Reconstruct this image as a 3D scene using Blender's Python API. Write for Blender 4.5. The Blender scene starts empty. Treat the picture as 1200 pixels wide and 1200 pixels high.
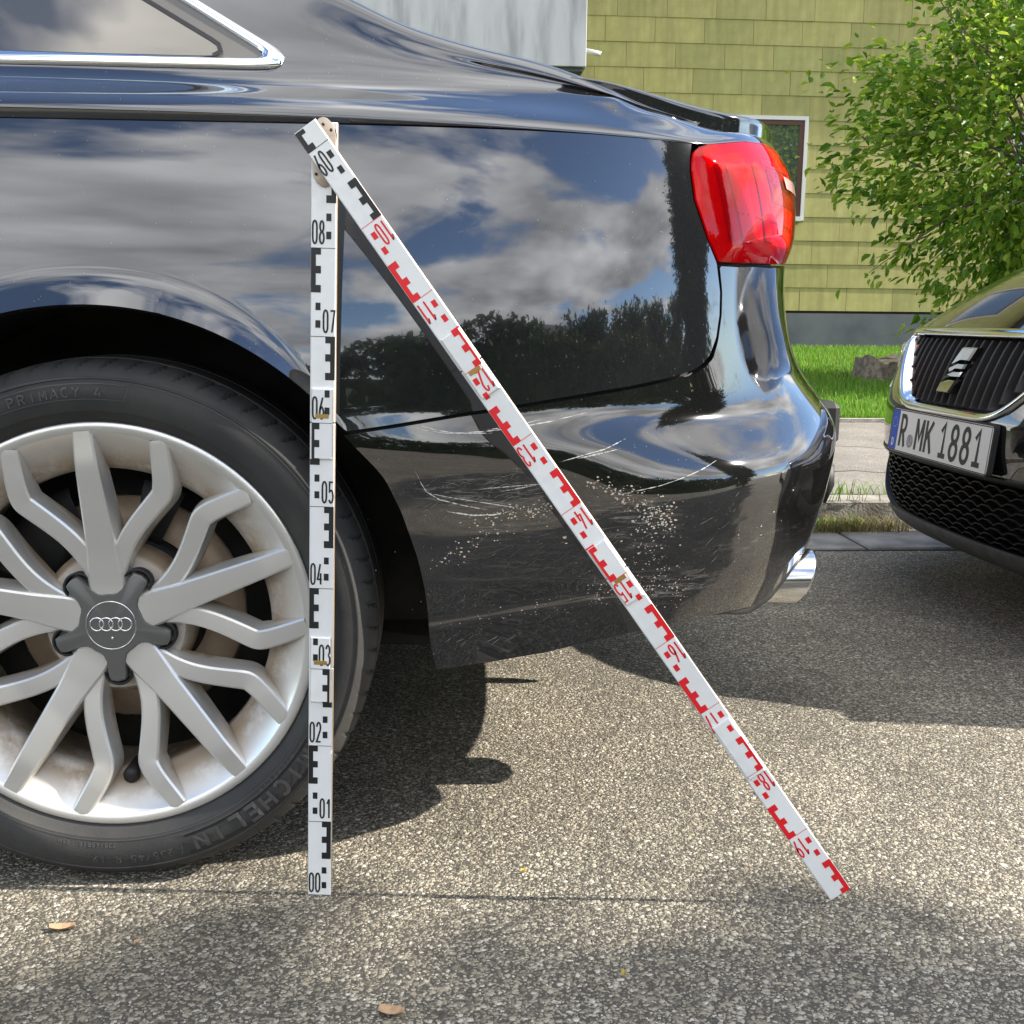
import bpy, math, random
import numpy as np
from math import sin, cos, pi, radians, atan2, hypot
from mathutils import Matrix, Vector
rng = np.random.default_rng(7)
random.seed(7)
scene = bpy.context.scene
col = scene.collection

# ------------------------------------------------------------------ camera
cam_d = bpy.data.cameras.new("camera")
cam_d.sensor_width = 36; cam_d.lens = 39.0; cam_d.clip_start = .02; cam_d.clip_end = 600
cam = bpy.data.objects.new("camera", cam_d); col.objects.link(cam)
cam.matrix_world = (Matrix.Translation((0, -1.30, .725)) @ Matrix.Rotation(radians(90 - 10), 4, 'X')
                    @ Matrix.Rotation(.010, 4, 'Z'))
scene.camera = cam

# ------------------------------------------------------------------ sky, sun, exposure
SUN_EL = radians(34); CLOUD = (1.7, .4, 0)      # CLOUD: where in the drifting cloud field the street lies
world = bpy.data.worlds.new("World"); scene.world = world; world.use_nodes = True
nt = world.node_tree; nt.nodes.clear()
def wn(t, **k):
    n = nt.nodes.new(t)
    for a, b in k.items(): setattr(n, a, b)
    return n
w_out = wn('ShaderNodeOutputWorld'); w_bg = wn('ShaderNodeBackground'); w_bg.inputs[1].default_value = .15
w_sky = wn('ShaderNodeTexSky', sky_type='NISHITA', sun_disc=False)
w_sky.sun_elevation = SUN_EL; w_sky.sun_rotation = radians(90); w_sky.altitude = 400; w_sky.dust_density = .15; w_sky.ozone_density = 2.5
w_tc = wn('ShaderNodeTexCoord'); w_sep = wn('ShaderNodeSeparateXYZ')
w_add = wn('ShaderNodeMath', operation='ADD'); w_add.inputs[1].default_value = .22
w_mx = wn('ShaderNodeMath', operation='MAXIMUM'); w_mx.inputs[1].default_value = .05
w_dv = wn('ShaderNodeVectorMath', operation='DIVIDE'); w_cmb = wn('ShaderNodeCombineXYZ')
w_n = wn('ShaderNodeTexNoise'); w_n.inputs['Scale'].default_value = 1.05; w_n.inputs['Detail'].default_value = 6; w_n.inputs['Roughness'].default_value = .55; w_n.inputs['Distortion'].default_value = .35
w_n2 = wn('ShaderNodeTexNoise'); w_n2.inputs['Scale'].default_value = 2.3; w_n2.inputs['Detail'].default_value = 4
w_r = wn('ShaderNodeValToRGB'); w_r.color_ramp.elements[0].position = .475; w_r.color_ramp.elements[1].position = .545
w_r2 = wn('ShaderNodeValToRGB'); w_r2.color_ramp.elements[0].position = .3; w_r2.color_ramp.elements[1].position = .72
w_r2.color_ramp.elements[0].color = (2.6, 2.65, 2.75, 1); w_r2.color_ramp.elements[1].color = (9.5, 9.4, 9.2, 1)
w_mix = wn('ShaderNodeMix', data_type='RGBA')
L = nt.links.new
L(w_tc.outputs['Generated'], w_sep.inputs[0]); L(w_sep.outputs[2], w_mx.inputs[0]); L(w_mx.outputs[0], w_add.inputs[0])
L(w_add.outputs[0], w_cmb.inputs[0]); L(w_add.outputs[0], w_cmb.inputs[1]); L(w_add.outputs[0], w_cmb.inputs[2])
L(w_tc.outputs['Generated'], w_dv.inputs[0]); L(w_cmb.outputs[0], w_dv.inputs[1])
w_off = wn('ShaderNodeVectorMath', operation='ADD'); w_off.inputs[1].default_value = CLOUD; L(w_dv.outputs[0], w_off.inputs[0])
L(w_off.outputs[0], w_n.inputs[0]); L(w_off.outputs[0], w_n2.inputs[0]); L(w_n.outputs[0], w_r.inputs[0]); L(w_n2.outputs[0], w_r2.inputs[0])
L(w_r.outputs[0], w_mix.inputs[0]); L(w_sky.outputs[0], w_mix.inputs[6]); L(w_r2.outputs[0], w_mix.inputs[7])
L(w_mix.outputs[2], w_bg.inputs[0]); L(w_bg.outputs[0], w_out.inputs[0])
sun_d = bpy.data.lights.new("sun", 'SUN'); sun_d.energy = 4.6; sun_d.angle = radians(.5); sun_d.color = (1, .93, .82)
sun = bpy.data.objects.new("sun", sun_d); col.objects.link(sun)
SUN_AZ = radians(-1.5)
sun.rotation_euler = Vector((cos(SUN_EL) * cos(SUN_AZ), cos(SUN_EL) * sin(SUN_AZ), sin(SUN_EL))).to_track_quat('Z', 'Y').to_euler()
scene.view_settings.view_transform = 'Standard'; scene.view_settings.look = 'None'
scene.view_settings.gamma = 1; scene.view_settings.use_curve_mapping = False
scene.view_settings.exposure = 1.25
scene.cycles.use_denoising = True; scene.cycles.max_bounces = 5; scene.cycles.diffuse_bounces = 2; scene.cycles.glossy_bounces = 3; scene.cycles.transmission_bounces = 3; scene.cycles.transparent_max_bounces = 8
scene.cycles.sample_clamp_indirect = 6

# ------------------------------------------------------------------ materials
def nodes(m): return m.node_tree.nodes, m.node_tree.links
def mat(name, c=(.5, .5, .5), rough=.5, metal=0., **kw):
    m = bpy.data.materials.new(name); m.use_nodes = True
    b = m.node_tree.nodes['Principled BSDF']
    b.inputs['Base Color'].default_value = (*c, 1); b.inputs['Roughness'].default_value = rough; b.inputs['Metallic'].default_value = metal
    for k, v in kw.items(): b.inputs[k.replace('_', ' ')].default_value = v
    return m
def add_noise(m, colors, scale=8, detail=6, coord='Object', pos=(.35, .65), rough=.55, bump=0., bump_scale=None, stretch=(1, 1, 1)):
    """colour variation by noise between two or more colours, with optional fine relief"""
    N_, K = nodes(m); b = N_['Principled BSDF']
    tc = N_.new('ShaderNodeTexCoord'); mp = N_.new('ShaderNodeMapping'); mp.inputs['Scale'].default_value = stretch
    n = N_.new('ShaderNodeTexNoise'); n.inputs['Scale'].default_value = scale; n.inputs['Detail'].default_value = detail; n.inputs['Roughness'].default_value = rough
    r = N_.new('ShaderNodeValToRGB'); e = r.color_ramp.elements
    while len(e) < len(colors): e.new(.5)
    for i, c in enumerate(colors):
        e[i].position = pos[0] + (pos[1] - pos[0]) * i / (len(colors) - 1); e[i].color = (*c, 1)
    K.new(tc.outputs[coord], mp.inputs[0]); K.new(mp.outputs[0], n.inputs[0]); K.new(n.outputs[0], r.inputs[0]); K.new(r.outputs[0], b.inputs['Base Color'])
    if bump:
        n2 = N_.new('ShaderNodeTexNoise'); n2.inputs['Scale'].default_value = bump_scale or scale * 4; n2.inputs['Detail'].default_value = 5
        bp = N_.new('ShaderNodeBump'); bp.inputs['Strength'].default_value = bump; bp.inputs['Distance'].default_value = .01
        K.new(mp.outputs[0], n2.inputs[0]); K.new(n2.outputs[0], bp.inputs['Height']); K.new(bp.outputs[0], b.inputs['Normal'])
    return m

def paint_mat(name, base, dust=.5):
    m = mat(name, base, .06, .8, Coat_Weight=1.0, Coat_Roughness=.006, Coat_IOR=1.85)
    N_, K = nodes(m); b = N_['Principled BSDF']
    tc = N_.new('ShaderNodeTexCoord')
    # settled road dust: tiny specks and a thin uneven film
    v = N_.new('ShaderNodeTexVoronoi'); v.inputs['Scale'].default_value = 330; v.inputs['Randomness'].default_value = 1
    lt = N_.new('ShaderNodeMath'); lt.operation = 'LESS_THAN'; lt.inputs[1].default_value = .12
    n = N_.new('ShaderNodeTexNoise'); n.inputs['Scale'].default_value = 7; n.inputs['Detail'].default_value = 4; n.inputs['Roughness'].default_value = .7
    wn_ = N_.new('ShaderNodeTexWhiteNoise')
    g = N_.new('ShaderNodeMath'); g.operation = 'GREATER_THAN'; g.inputs[1].default_value = 1 - .06 * dust
    mu = N_.new('ShaderNodeMath'); mu.operation = 'MULTIPLY'
    rr = N_.new('ShaderNodeMapRange'); rr.inputs['From Min'].default_value = .45; rr.inputs['From Max'].default_value = .8; rr.inputs['To Max'].default_value = .018 * dust
    ad = N_.new('ShaderNodeMath'); ad.operation = 'ADD'; ad.use_clamp = True
    mix = N_.new('ShaderNodeMixShader'); df = N_.new('ShaderNodeBsdfDiffuse'); df.inputs[0].default_value = (.35, .33, .29, 1)
    out = N_['Material Output']
    K.new(tc.outputs['Object'], v.inputs[0]); K.new(tc.outputs['Object'], n.inputs[0]); K.new(v.outputs['Distance'], lt.inputs[0])
    K.new(v.outputs['Color'], wn_.inputs[0]); K.new(wn_.outputs['Value'], g.inputs[0]); K.new(lt.outputs[0], mu.inputs[0]); K.new(g.outputs[0], mu.inputs[1])
    K.new(n.outputs[0], rr.inputs[0]); K.new(mu.outputs[0], ad.inputs[0]); K.new(rr.outputs[0], ad.inputs[1])
    K.new(ad.outputs[0], mix.inputs[0]); K.new(b.outputs[0], mix.inputs[1]); K.new(df.outputs[0], mix.inputs[2]); K.new(mix.outputs[0], out.inputs[0])
    # orange peel
    n3 = N_.new('ShaderNodeTexNoise'); n3.inputs['Scale'].default_value = 9; n3.inputs['Detail'].default_value = 2
    bp = N_.new('ShaderNodeBump'); bp.inputs['Strength'].default_value = .004; bp.inputs['Distance'].default_value = .01
    K.new(tc.outputs['Object'], n3.inputs[0]); K.new(n3.outputs[0], bp.inputs['Height']); K.new(bp.outputs[0], b.inputs['Coat Normal'])
    return m

def scuffed(m, spots):
    """smeared abrasion in patches: grain drawn out along the car"""
    N_, K = nodes(m); out = N_['Material Output']; old = out.inputs[0].links[0].from_socket
    tc = N_.new('ShaderNodeTexCoord'); fac = None
    for (x, z, rx, rz, sl, st_) in spots:
        sb = N_.new('ShaderNodeVectorMath'); sb.operation = 'SUBTRACT'; sb.inputs[1].default_value = (x, 0, z)
        mp = N_.new('ShaderNodeMapping'); mp.vector_type = 'POINT'; mp.inputs['Rotation'].default_value = (0, sl, 0); mp.inputs['Scale'].default_value = (1 / rx, 0, 1 / rz)
        ln = N_.new('ShaderNodeVectorMath'); ln.operation = 'LENGTH'
        mr = N_.new('ShaderNodeMapRange'); mr.interpolation_type = 'SMOOTHSTEP'; mr.inputs['From Min'].default_value = 1.; mr.inputs['From Max'].default_value = .15; mr.inputs['To Max'].default_value = st_
        K.new(tc.outputs['Object'], sb.inputs[0]); K.new(sb.outputs[0], mp.inputs[0]); K.new(mp.outputs[0], ln.inputs[0]); K.new(ln.outputs['Value'], mr.inputs[0])
        if fac is None: fac = mr.outputs[0]
        else:
            mx = N_.new('ShaderNodeMath'); mx.operation = 'MAXIMUM'; K.new(fac, mx.inputs[0]); K.new(mr.outputs[0], mx.inputs[1]); fac = mx.outputs[0]
    mp = N_.new('ShaderNodeMapping'); mp.inputs['Rotation'].default_value = (0, -.25, 0); mp.inputs['Scale'].default_value = (26, 26, 190)
    n = N_.new('ShaderNodeTexNoise'); n.inputs['Scale'].default_value = 1; n.inputs['Detail'].default_value = 6; n.inputs['Roughness'].default_value = .75; n.inputs['Distortion'].default_value = .6
    th = N_.new('ShaderNodeMapRange'); th.inputs['From Min'].default_value = .50; th.inputs['From Max'].default_value = .72
    mu = N_.new('ShaderNodeMath'); mu.operation = 'MULTIPLY'; mix = N_.new('ShaderNodeMixShader'); df = N_.new('ShaderNodeBsdfDiffuse'); df.inputs[0].default_value = (.30, .28, .255, 1)
    K.new(tc.outputs['Object'], mp.inputs[0]); K.new(mp.outputs[0], n.inputs[0]); K.new(n.outputs[0], th.inputs[0]); K.new(th.outputs[0], mu.inputs[0]); K.new(fac, mu.inputs[1])
    K.new(mu.outputs[0], mix.inputs[0]); K.new(old, mix.inputs[1]); K.new(df.outputs[0], mix.inputs[2]); K.new(mix.outputs[0], out.inputs[0])
    return m
M = {}
M['paint'] = paint_mat('black_paint', (.045, .048, .056), .5)
M['bumper'] = scuffed(paint_mat('black_bumper_paint', (.03, .03, .032), .9), [(-.04, .513, .12, .028, .05, .8), (.0, .485, .12, .05, -.2, .25), (.155, .475, .09, .055, .5, .6), (.18, .385, .14, .035, -.1, .65), (.05, .40, .22, .10, 0, .14), (.32, .43, .16, .02, -.3, .22), (-.03, .345, .10, .010, -.15, .2)])
M['paint2'] = paint_mat('second_black_paint', (.035, .035, .037), .9)
M['dark'] = mat('dark_plastic', (.012, .012, .013), .6)
M['trim'] = add_noise(mat('grey_plastic', (.05, .05, .052), .45), [(.035, .035, .037), (.07, .07, .07)], 30, bump=.1)
M['liner'] = add_noise(mat('arch_liner', (.01, .01, .01), .9), [(.006, .006, .006), (.02, .018, .015)], 20)
M['black_gloss'] = mat('black_gloss_trim', (.008, .008, .008), .38, 0, Specular_IOR_Level=.25)
M['slat'] = mat('slat_plastic', (.03, .03, .03), .3)
M['pillar'] = mat('window_surround', (.09, .085, .08), .35, 0, Coat_Weight=.4)
M['chrome'] = mat('chrome', (.85, .86, .88), .08, 1.)
M['chrome_b'] = add_noise(mat('brushed_chrome', (.7, .71, .73), .16, 1.), [(.55, .56, .57), (.8, .8, .8)], 12, stretch=(1, 8, 8))
M['glass'] = mat('tinted_glass', (.13, .12, .105), .03, .7, Coat_Weight=1., Coat_IOR=1.7, Coat_Roughness=.01)
M['clear'] = mat('lamp_glass', (.6, .62, .64), .08, .2, Coat_Weight=1.)
M['alloy'] = None

def alloy_mat():
    m = mat('silver_alloy', (.74, .73, .70), .30, .7, Coat_Weight=.5, Coat_Roughness=.15)
    N_, K = nodes(m); b = N_['Principled BSDF']
    tc = N_.new('ShaderNodeTexCoord'); n = N_.new('ShaderNodeTexNoise'); n.inputs['Scale'].default_value = 14; n.inputs['Detail'].default_value = 9; n.inputs['Roughness'].default_value = .7
    ge = N_.new('ShaderNodeNewGeometry'); ao = N_.new('ShaderNodeSeparateXYZ')
    # brake dust lies on the parts set back from the face of the wheel (object Y = depth)
    rg = N_.new('ShaderNodeMapRange'); rg.inputs['From Min'].default_value = .063; rg.inputs['From Max'].default_value = .088
    mu = N_.new('ShaderNodeMath'); mu.operation = 'MULTIPLY'
    r2 = N_.new('ShaderNodeMapRange'); r2.inputs['From Min'].default_value = .2; r2.inputs['From Max'].default_value = .50
    mx = N_.new('ShaderNodeMix'); mx.data_type = 'RGBA'; mx.inputs[6].default_value = (.74, .73, .70, 1); mx.inputs[7].default_value = (.27, .20, .13, 1)
    rr = N_.new('ShaderNodeMapRange'); rr.inputs['To Min'].default_value = .3; rr.inputs['To Max'].default_value = .75
    me = N_.new('ShaderNodeMapRange'); me.inputs['To Min'].default_value = .7; me.inputs['To Max'].default_value = .05
    K.new(tc.outputs['Object'], n.inputs[0]); K.new(tc.outputs['Object'], ao.inputs[0]); K.new(ao.outputs[1], rg.inputs[0])
    fl = N_.new('ShaderNodeVectorMath'); fl.operation = 'MULTIPLY'; fl.inputs[1].default_value = (1, 0, 1); le = N_.new('ShaderNodeVectorMath'); le.operation = 'LENGTH'
    rd = N_.new('ShaderNodeMapRange'); rd.inputs['From Min'].default_value = .175; rd.inputs['From Max'].default_value = .205; rd.inputs['To Min'].default_value = .12
    dp = N_.new('ShaderNodeMapRange'); dp.inputs['From Min'].default_value = .089; dp.inputs['From Max'].default_value = .105
    m3 = N_.new('ShaderNodeMath'); m3.operation = 'MULTIPLY'; m4 = N_.new('ShaderNodeMath'); m4.operation = 'MAXIMUM'
    K.new(tc.outputs['Object'], fl.inputs[0]); K.new(fl.outputs[0], le.inputs[0]); K.new(le.outputs['Value'], rd.inputs[0]); K.new(ao.outputs[1], dp.inputs[0])
    K.new(rg.outputs[0], m3.inputs[0]); K.new(rd.outputs[0], m3.inputs[1]); K.new(m3.outputs[0], m4.inputs[0]); K.new(dp.outputs[0], m4.inputs[1])
    K.new(n.outputs[0], r2.inputs[0]); K.new(m4.outputs[0], mu.inputs[0]); K.new(r2.outputs[0], mu.inputs[1])
    K.new(mu.outputs[0], mx.inputs[0]); K.new(mx.outputs[2], b.inputs['Base Color'])
    K.new(mu.outputs[0], rr.inputs[0]); K.new(rr.outputs[0], b.inputs['Roughness']); K.new(mu.outputs[0], me.inputs[0]); K.new(me.outputs[0], b.inputs['Metallic'])
    return m
M['alloy'] = alloy_mat()
M['cap'] = mat('grey_cap', (.13, .128, .12), .38, .3)
M['rubber'] = add_noise(mat('tyre_rubber', (.03, .03, .03), .68), [(.020, .020, .021), (.040, .039, .036)], 9, 8, bump=.05, bump_scale=220)
M['rubber_text'] = mat('tyre_lettering', (.052, .051, .050), .6)
M['rubber_band'] = mat('tyre_smooth_band', (.012, .012, .012), .45)
M['disc'] = add_noise(mat('brake_disc', (.32, .24, .16), .5, .3), [(.62, .48, .34), (.45, .34, .24)], 20)
M['white'] = add_noise(mat('white_lacquer', (.8, .8, .78), .35), [(.80, .81, .80), (.70, .70, .67)], 9, 8, pos=(.45, .8))
M['wood'] = mat('bare_wood', (.55, .36, .18), .7)
M['ink'] = mat('black_print', (.012, .012, .012), .45)
M['redink'] = mat('red_print', (.75, .012, .02), .4)
M['brass'] = mat('brass', (.42, .28, .08), .45, .6)
M['steel'] = add_noise(mat('hinge_steel', (.5, .42, .34), .4, .7), [(.55, .47, .38), (.36, .3, .25)], 60)
M['paintchip'] = add_noise(mat('exposed_primer', (.5, .43, .36), .9), [(.40, .31, .24), (.30, .30, .28)], 40)
M['scuff'] = mat('grey_scuff', (.40, .40, .39), .85)
M['scuff_dim'] = mat('faint_scuff', (.13, .13, .125), .8)
M['plate'] = mat('plate_white', (.74, .74, .70), .4)
M['blue'] = mat('plate_blue', (.01, .06, .42), .4)
M['seal'] = mat('plate_seal', (.4, .4, .4), .5)

def aggregate_mat(name, pal, cell, gap=(.05, .045, .038), bump=.8, stain=.34):
    """stones of two sizes bedded in dark binder"""
    m = mat(name, (.2, .2, .2), .85)
    N_, K = nodes(m); b = N_['Principled BSDF']
    tc = N_.new('ShaderNodeTexCoord')
    nz = N_.new('ShaderNodeTexNoise'); nz.inputs['Scale'].default_value = cell * .7; nz.inputs['Detail'].default_value = 3
    mp = N_.new('ShaderNodeVectorMath'); mp.operation = 'MULTIPLY_ADD'; mp.inputs[1].default_value = (1.1 / cell,) * 3
    K.new(tc.outputs['Object'], nz.inputs[0]); K.new(nz.outputs['Color'], mp.inputs[0]); K.new(tc.outputs['Object'], mp.inputs[2])
    def layer(sc, lo, hi):
        v = N_.new('ShaderNodeTexVoronoi'); v.inputs['Scale'].default_value = sc; K.new(mp.outputs[0], v.inputs[0])
        w = N_.new('ShaderNodeTexWhiteNoise'); K.new(v.outputs['Color'], w.inputs[0])
        th = N_.new('ShaderNodeMapRange'); th.inputs['To Min'].default_value = lo; th.inputs['To Max'].default_value = hi     # each stone has its own size
        w2 = N_.new('ShaderNodeSeparateColor'); K.new(w.outputs['Color'], w2.inputs[0]); K.new(w2.outputs[1], th.inputs[0])
        d = N_.new('ShaderNodeMath'); d.operation = 'SUBTRACT'; K.new(th.outputs[0], d.inputs[0]); K.new(v.outputs['Distance'], d.inputs[1])
        mk = N_.new('ShaderNodeMapRange'); mk.inputs['From Max'].default_value = .14; K.new(d.outputs[0], mk.inputs[0])
        hh = N_.new('ShaderNodeMapRange'); hh.inputs['From Max'].default_value = .45; hh.interpolation_type = 'SMOOTHSTEP'; K.new(d.outputs[0], hh.inputs[0])
        rp = N_.new('ShaderNodeValToRGB'); e = rp.color_ramp.elements
        while len(e) < len(pal): e.new(.5)
        for i, (p, c) in enumerate(pal): e[i].position = p; e[i].color = (*c, 1)
        K.new(w.outputs['Value'], rp.inputs[0])
        return mk.outputs[0], hh.outputs[0], rp.outputs[0]
    a, ha, ca = layer(cell, .18, .72); c, hc, cc = layer(cell * 1.9, .35, .8)
    m1 = N_.new('ShaderNodeMix'); m1.data_type = 'RGBA'; m1.inputs[6].default_value = (*gap, 1); K.new(c, m1.inputs[0]); K.new(cc, m1.inputs[7])
    m2 = N_.new('ShaderNodeMix'); m2.data_type = 'RGBA'; K.new(a, m2.inputs[0]); K.new(m1.outputs[2], m2.inputs[6]); K.new(ca, m2.inputs[7])
    n = N_.new('ShaderNodeTexNoise'); n.inputs['Scale'].default_value = 2.2; n.inputs['Detail'].default_value = 4; n.inputs['Roughness'].default_value = .65
    sr = N_.new('ShaderNodeMapRange'); sr.inputs['From Min'].default_value = .3; sr.inputs['From Max'].default_value = .7; sr.inputs['To Min'].default_value = 1 - stain; sr.inputs['To Max'].default_value = 1 + stain * .5
    n4 = N_.new('ShaderNodeTexNoise'); n4.inputs['Scale'].default_value = cell * 4; n4.inputs['Detail'].default_value = 3
    ml = N_.new('ShaderNodeVectorMath'); ml.operation = 'SCALE'
    K.new(tc.outputs['Object'], n.inputs[0]); K.new(n.outputs[0], sr.inputs[0]); K.new(m2.outputs[2], ml.inputs[0]); K.new(sr.outputs[0], ml.inputs['Scale']); K.new(ml.outputs[0], b.inputs['Base Color'])
    h1 = N_.new('ShaderNodeMath'); h1.operation = 'MULTIPLY'; h1.inputs[1].default_value = .45; K.new(hc, h1.inputs[0])
    h2 = N_.new('ShaderNodeMath'); h2.operation = 'MAXIMUM'; K.new(h1.outputs[0], h2.inputs[0]); K.new(ha, h2.inputs[1])
    h3 = N_.new('ShaderNodeMath'); h3.operation = 'MULTIPLY_ADD'; h3.inputs[1].default_value = .25; K.new(tc.outputs['Object'], n4.inputs[0]); K.new(n4.outputs[0], h3.inputs[0]); K.new(h2.outputs[0], h3.inputs[2])
    bp = N_.new('ShaderNodeBump'); bp.inputs['Strength'].default_value = bump; bp.inputs['Distance'].default_value = .5 / cell
    K.new(h3.outputs[0], bp.inputs['Height']); K.new(bp.outputs[0], b.inputs['Normal'])
    return m
M['asphalt'] = aggregate_mat('exposed_aggregate_asphalt', [(0, (.09, .08, .066)), (.2, (.17, .15, .115)), (.45, (.26, .23, .17)), (.7, (.36, .315, .235)), (.9, (.44, .40, .32)), (.98, (.58, .54, .46))], 150, gap=(.075, .068, .055))
M['pavement'] = aggregate_mat('worn_concrete', [(0, (.16, .14, .12)), (.5, (.26, .235, .2)), (1, (.36, .33, .28))], 210, gap=(.10, .09, .08), bump=.35)
M['kerb'] = add_noise(mat('kerb_concrete', (.3, .28, .25), .9), [(.18, .165, .14), (.36, .34, .30)], 11, 9, bump=.5, bump_scale=120)
M['gutter'] = add_noise(mat('gutter_concrete', (.25, .24, .22), .9), [(.15, .14, .125), (.30, .285, .26)], 9, 9, bump=.5, bump_scale=150)
M['joint'] = mat('joint_dirt', (.035, .03, .025), .95)
M['soil'] = add_noise(mat('lawn_soil', (.05, .07, .02), .95), [(.03, .06, .012), (.07, .11, .02)], 3)

def leaf_mat(name, cols, trans=.45, rough=.45):
    m = bpy.data.materials.new(name); m.use_nodes = True; N_, K = nodes(m); b = N_['Principled BSDF']; b.inputs['Roughness'].default_value = rough
    ge = N_.new('ShaderNodeNewGeometry'); r = N_.new('ShaderNodeValToRGB'); e = r.color_ramp.elements
    while len(e) < len(cols): e.new(.5)
    for i, c in enumerate(cols): e[i].position = i / (len(cols) - 1); e[i].color = (*c, 1)
    tl = N_.new('ShaderNodeBsdfTranslucent'); mix = N_.new('ShaderNodeMixShader'); mix.inputs[0].default_value = trans
    K.new(ge.outputs['Random Per Island'], r.inputs[0]); K.new(r.outputs[0], b.inputs['Base Color']); K.new(r.outputs[0], tl.inputs[0])
    K.new(b.outputs[0], mix.inputs[1]); K.new(tl.outputs[0], mix.inputs[2]); K.new(mix.outputs[0], N_['Material Output'].inputs[0])
    return m
M['leaf'] = leaf_mat('green_leaves', [(.06, .15, .012), (.14, .27, .02), (.24, .37, .03), (.40, .48, .06)], .5)
M['leaf_dark'] = leaf_mat('dark_leaves', [(.02, .045, .010), (.04, .08, .015), (.06, .10, .02)], .3)
M['grass'] = leaf_mat('lawn_grass', [(.07, .19, .010), (.11, .27, .015), (.17, .34, .022), (.25, .34, .05)], .4, .6)
M['straw'] = leaf_mat('dry_weeds', [(.28, .21, .10), (.38, .31, .16), (.16, .22, .05)], .3, .8)
M['bark'] = add_noise(mat('bark', (.1, .08, .06), .95), [(.08, .065, .05), (.24, .19, .14)], 25, bump=.8, bump_scale=60)
M['cutwood'] = add_noise(mat('cut_wood', (.35, .25, .15), .9), [(.30, .22, .14), (.55, .44, .30)], 20)
M['siding'] = add_noise(mat('olive_siding', (.40, .37, .12), .85), [(.43, .40, .15), (.35, .32, .115), (.40, .37, .14)], 3.5, 8, pos=(.25, .75), bump=.08, bump_scale=60)
M['siding2'] = add_noise(mat('olive_siding_worn', (.37, .34, .11), .85), [(.40, .375, .125), (.31, .295, .105), (.38, .35, .135)], 3.5, 8, pos=(.25, .75), bump=.08, bump_scale=60)
def tint_each(m, amt):
    """each panel of its own batch: slightly lighter or darker, with run-off streaks"""
    N_, K = nodes(m); b = N_['Principled BSDF']; src = b.inputs['Base Color'].links[0].from_socket
    oi = N_.new('ShaderNodeObjectInfo'); mr = N_.new('ShaderNodeMapRange'); mr.inputs['To Min'].default_value = 1 - amt; mr.inputs['To Max'].default_value = 1 + amt
    tc = N_.new('ShaderNodeTexCoord'); ad = N_.new('ShaderNodeVectorMath'); ad.operation = 'ADD'; mp = N_.new('ShaderNodeMapping'); mp.inputs['Scale'].default_value = (14, 14, 1.6)
    n = N_.new('ShaderNodeTexNoise'); n.inputs['Scale'].default_value = 1; n.inputs['Detail'].default_value = 5
    r2 = N_.new('ShaderNodeMapRange'); r2.inputs['From Min'].default_value = .35; r2.inputs['From Max'].default_value = .75; r2.inputs['To Min'].default_value = 1.03; r2.inputs['To Max'].default_value = .80
    mu = N_.new('ShaderNodeMath'); mu.operation = 'MULTIPLY'; sc = N_.new('ShaderNodeVectorMath'); sc.operation = 'SCALE'
    K.new(oi.outputs['Random'], mr.inputs[0]); K.new(tc.outputs['Object'], ad.inputs[0]); K.new(oi.outputs['Location'], ad.inputs[1]); K.new(ad.outputs[0], mp.inputs[0]); K.new(mp.outputs[0], n.inputs[0]); K.new(n.outputs[0], r2.inputs[0])
    K.new(mr.outputs[0], mu.inputs[0]); K.new(r2.outputs[0], mu.inputs[1]); K.new(src, sc.inputs[0]); K.new(mu.outputs[0], sc.inputs['Scale']); K.new(sc.outputs[0], b.inputs['Base Color'])
tint_each(M['siding'], .07); tint_each(M['siding2'], .07)
M['plinth'] = add_noise(mat('plinth_render', (.09, .1, .115), .9), [(.075, .085, .10), (.12, .13, .14)], 2.2, 8)
M['balcony'] = add_noise(mat('weathered_balcony_panel', (.32, .33, .34), .7), [(.22, .23, .24), (.36, .37, .38), (.42, .43, .44)], 2.4, 8, stretch=(2.2, 1, .35), pos=(.3, .7))
M['frame'] = mat('brown_window_frame', (.09, .03, .02), .5)
M['alu'] = mat('pale_window_trim', (.55, .55, .53), .5)
M['pane'] = mat('window_pane', (.05, .06, .06), .02, 0, Coat_Weight=1., Coat_IOR=2.0, Specular_IOR_Level=1.)
M['roof'] = add_noise(mat('roof_tiles', (.08, .065, .055), .9), [(.06, .05, .045), (.11, .085, .07)], 6)
M['render'] = add_noise(mat('house_render', (.5, .47, .42), .9), [(.45, .42, .37), (.56, .53, .48)], 2)
M['dryleaf'] = add_noise(mat('dry_leaf', (.42, .30, .18), .8), [(.50, .33, .2), (.34, .22, .12)], 200)
M['dryleaf2'] = mat('yellow_leaf', (.48, .38, .06), .8)

def lens_mat(name, c, f=.14):
    m = bpy.data.materials.new(name); m.use_nodes = True; N_, K = nodes(m); N_.remove(N_['Principled BSDF'])
    t = N_.new('ShaderNodeBsdfTransparent'); t.inputs[0].default_value = (*c, 1); g = N_.new('ShaderNodeBsdfGlossy'); g.inputs['Roughness'].default_value = .02
    fr = N_.new('ShaderNodeFresnel'); fr.inputs[0].default_value = 1.4; mix = N_.new('ShaderNodeMixShader')
    df = N_.new('ShaderNodeBsdfDiffuse'); df.inputs[0].default_value = (.85, .006, .018, 1); m0 = N_.new('ShaderNodeMixShader'); m0.inputs[0].default_value = .07
    K.new(t.outputs[0], m0.inputs[1]); K.new(df.outputs[0], m0.inputs[2])
    K.new(fr.outputs[0], mix.inputs[0]); K.new(m0.outputs[0], mix.inputs[1]); K.new(g.outputs[0], mix.inputs[2]); K.new(mix.outputs[0], N_['Material Output'].inputs[0])
    return m
M['redlens'] = lens_mat('red_lens', (.99, .10, .12))
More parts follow.
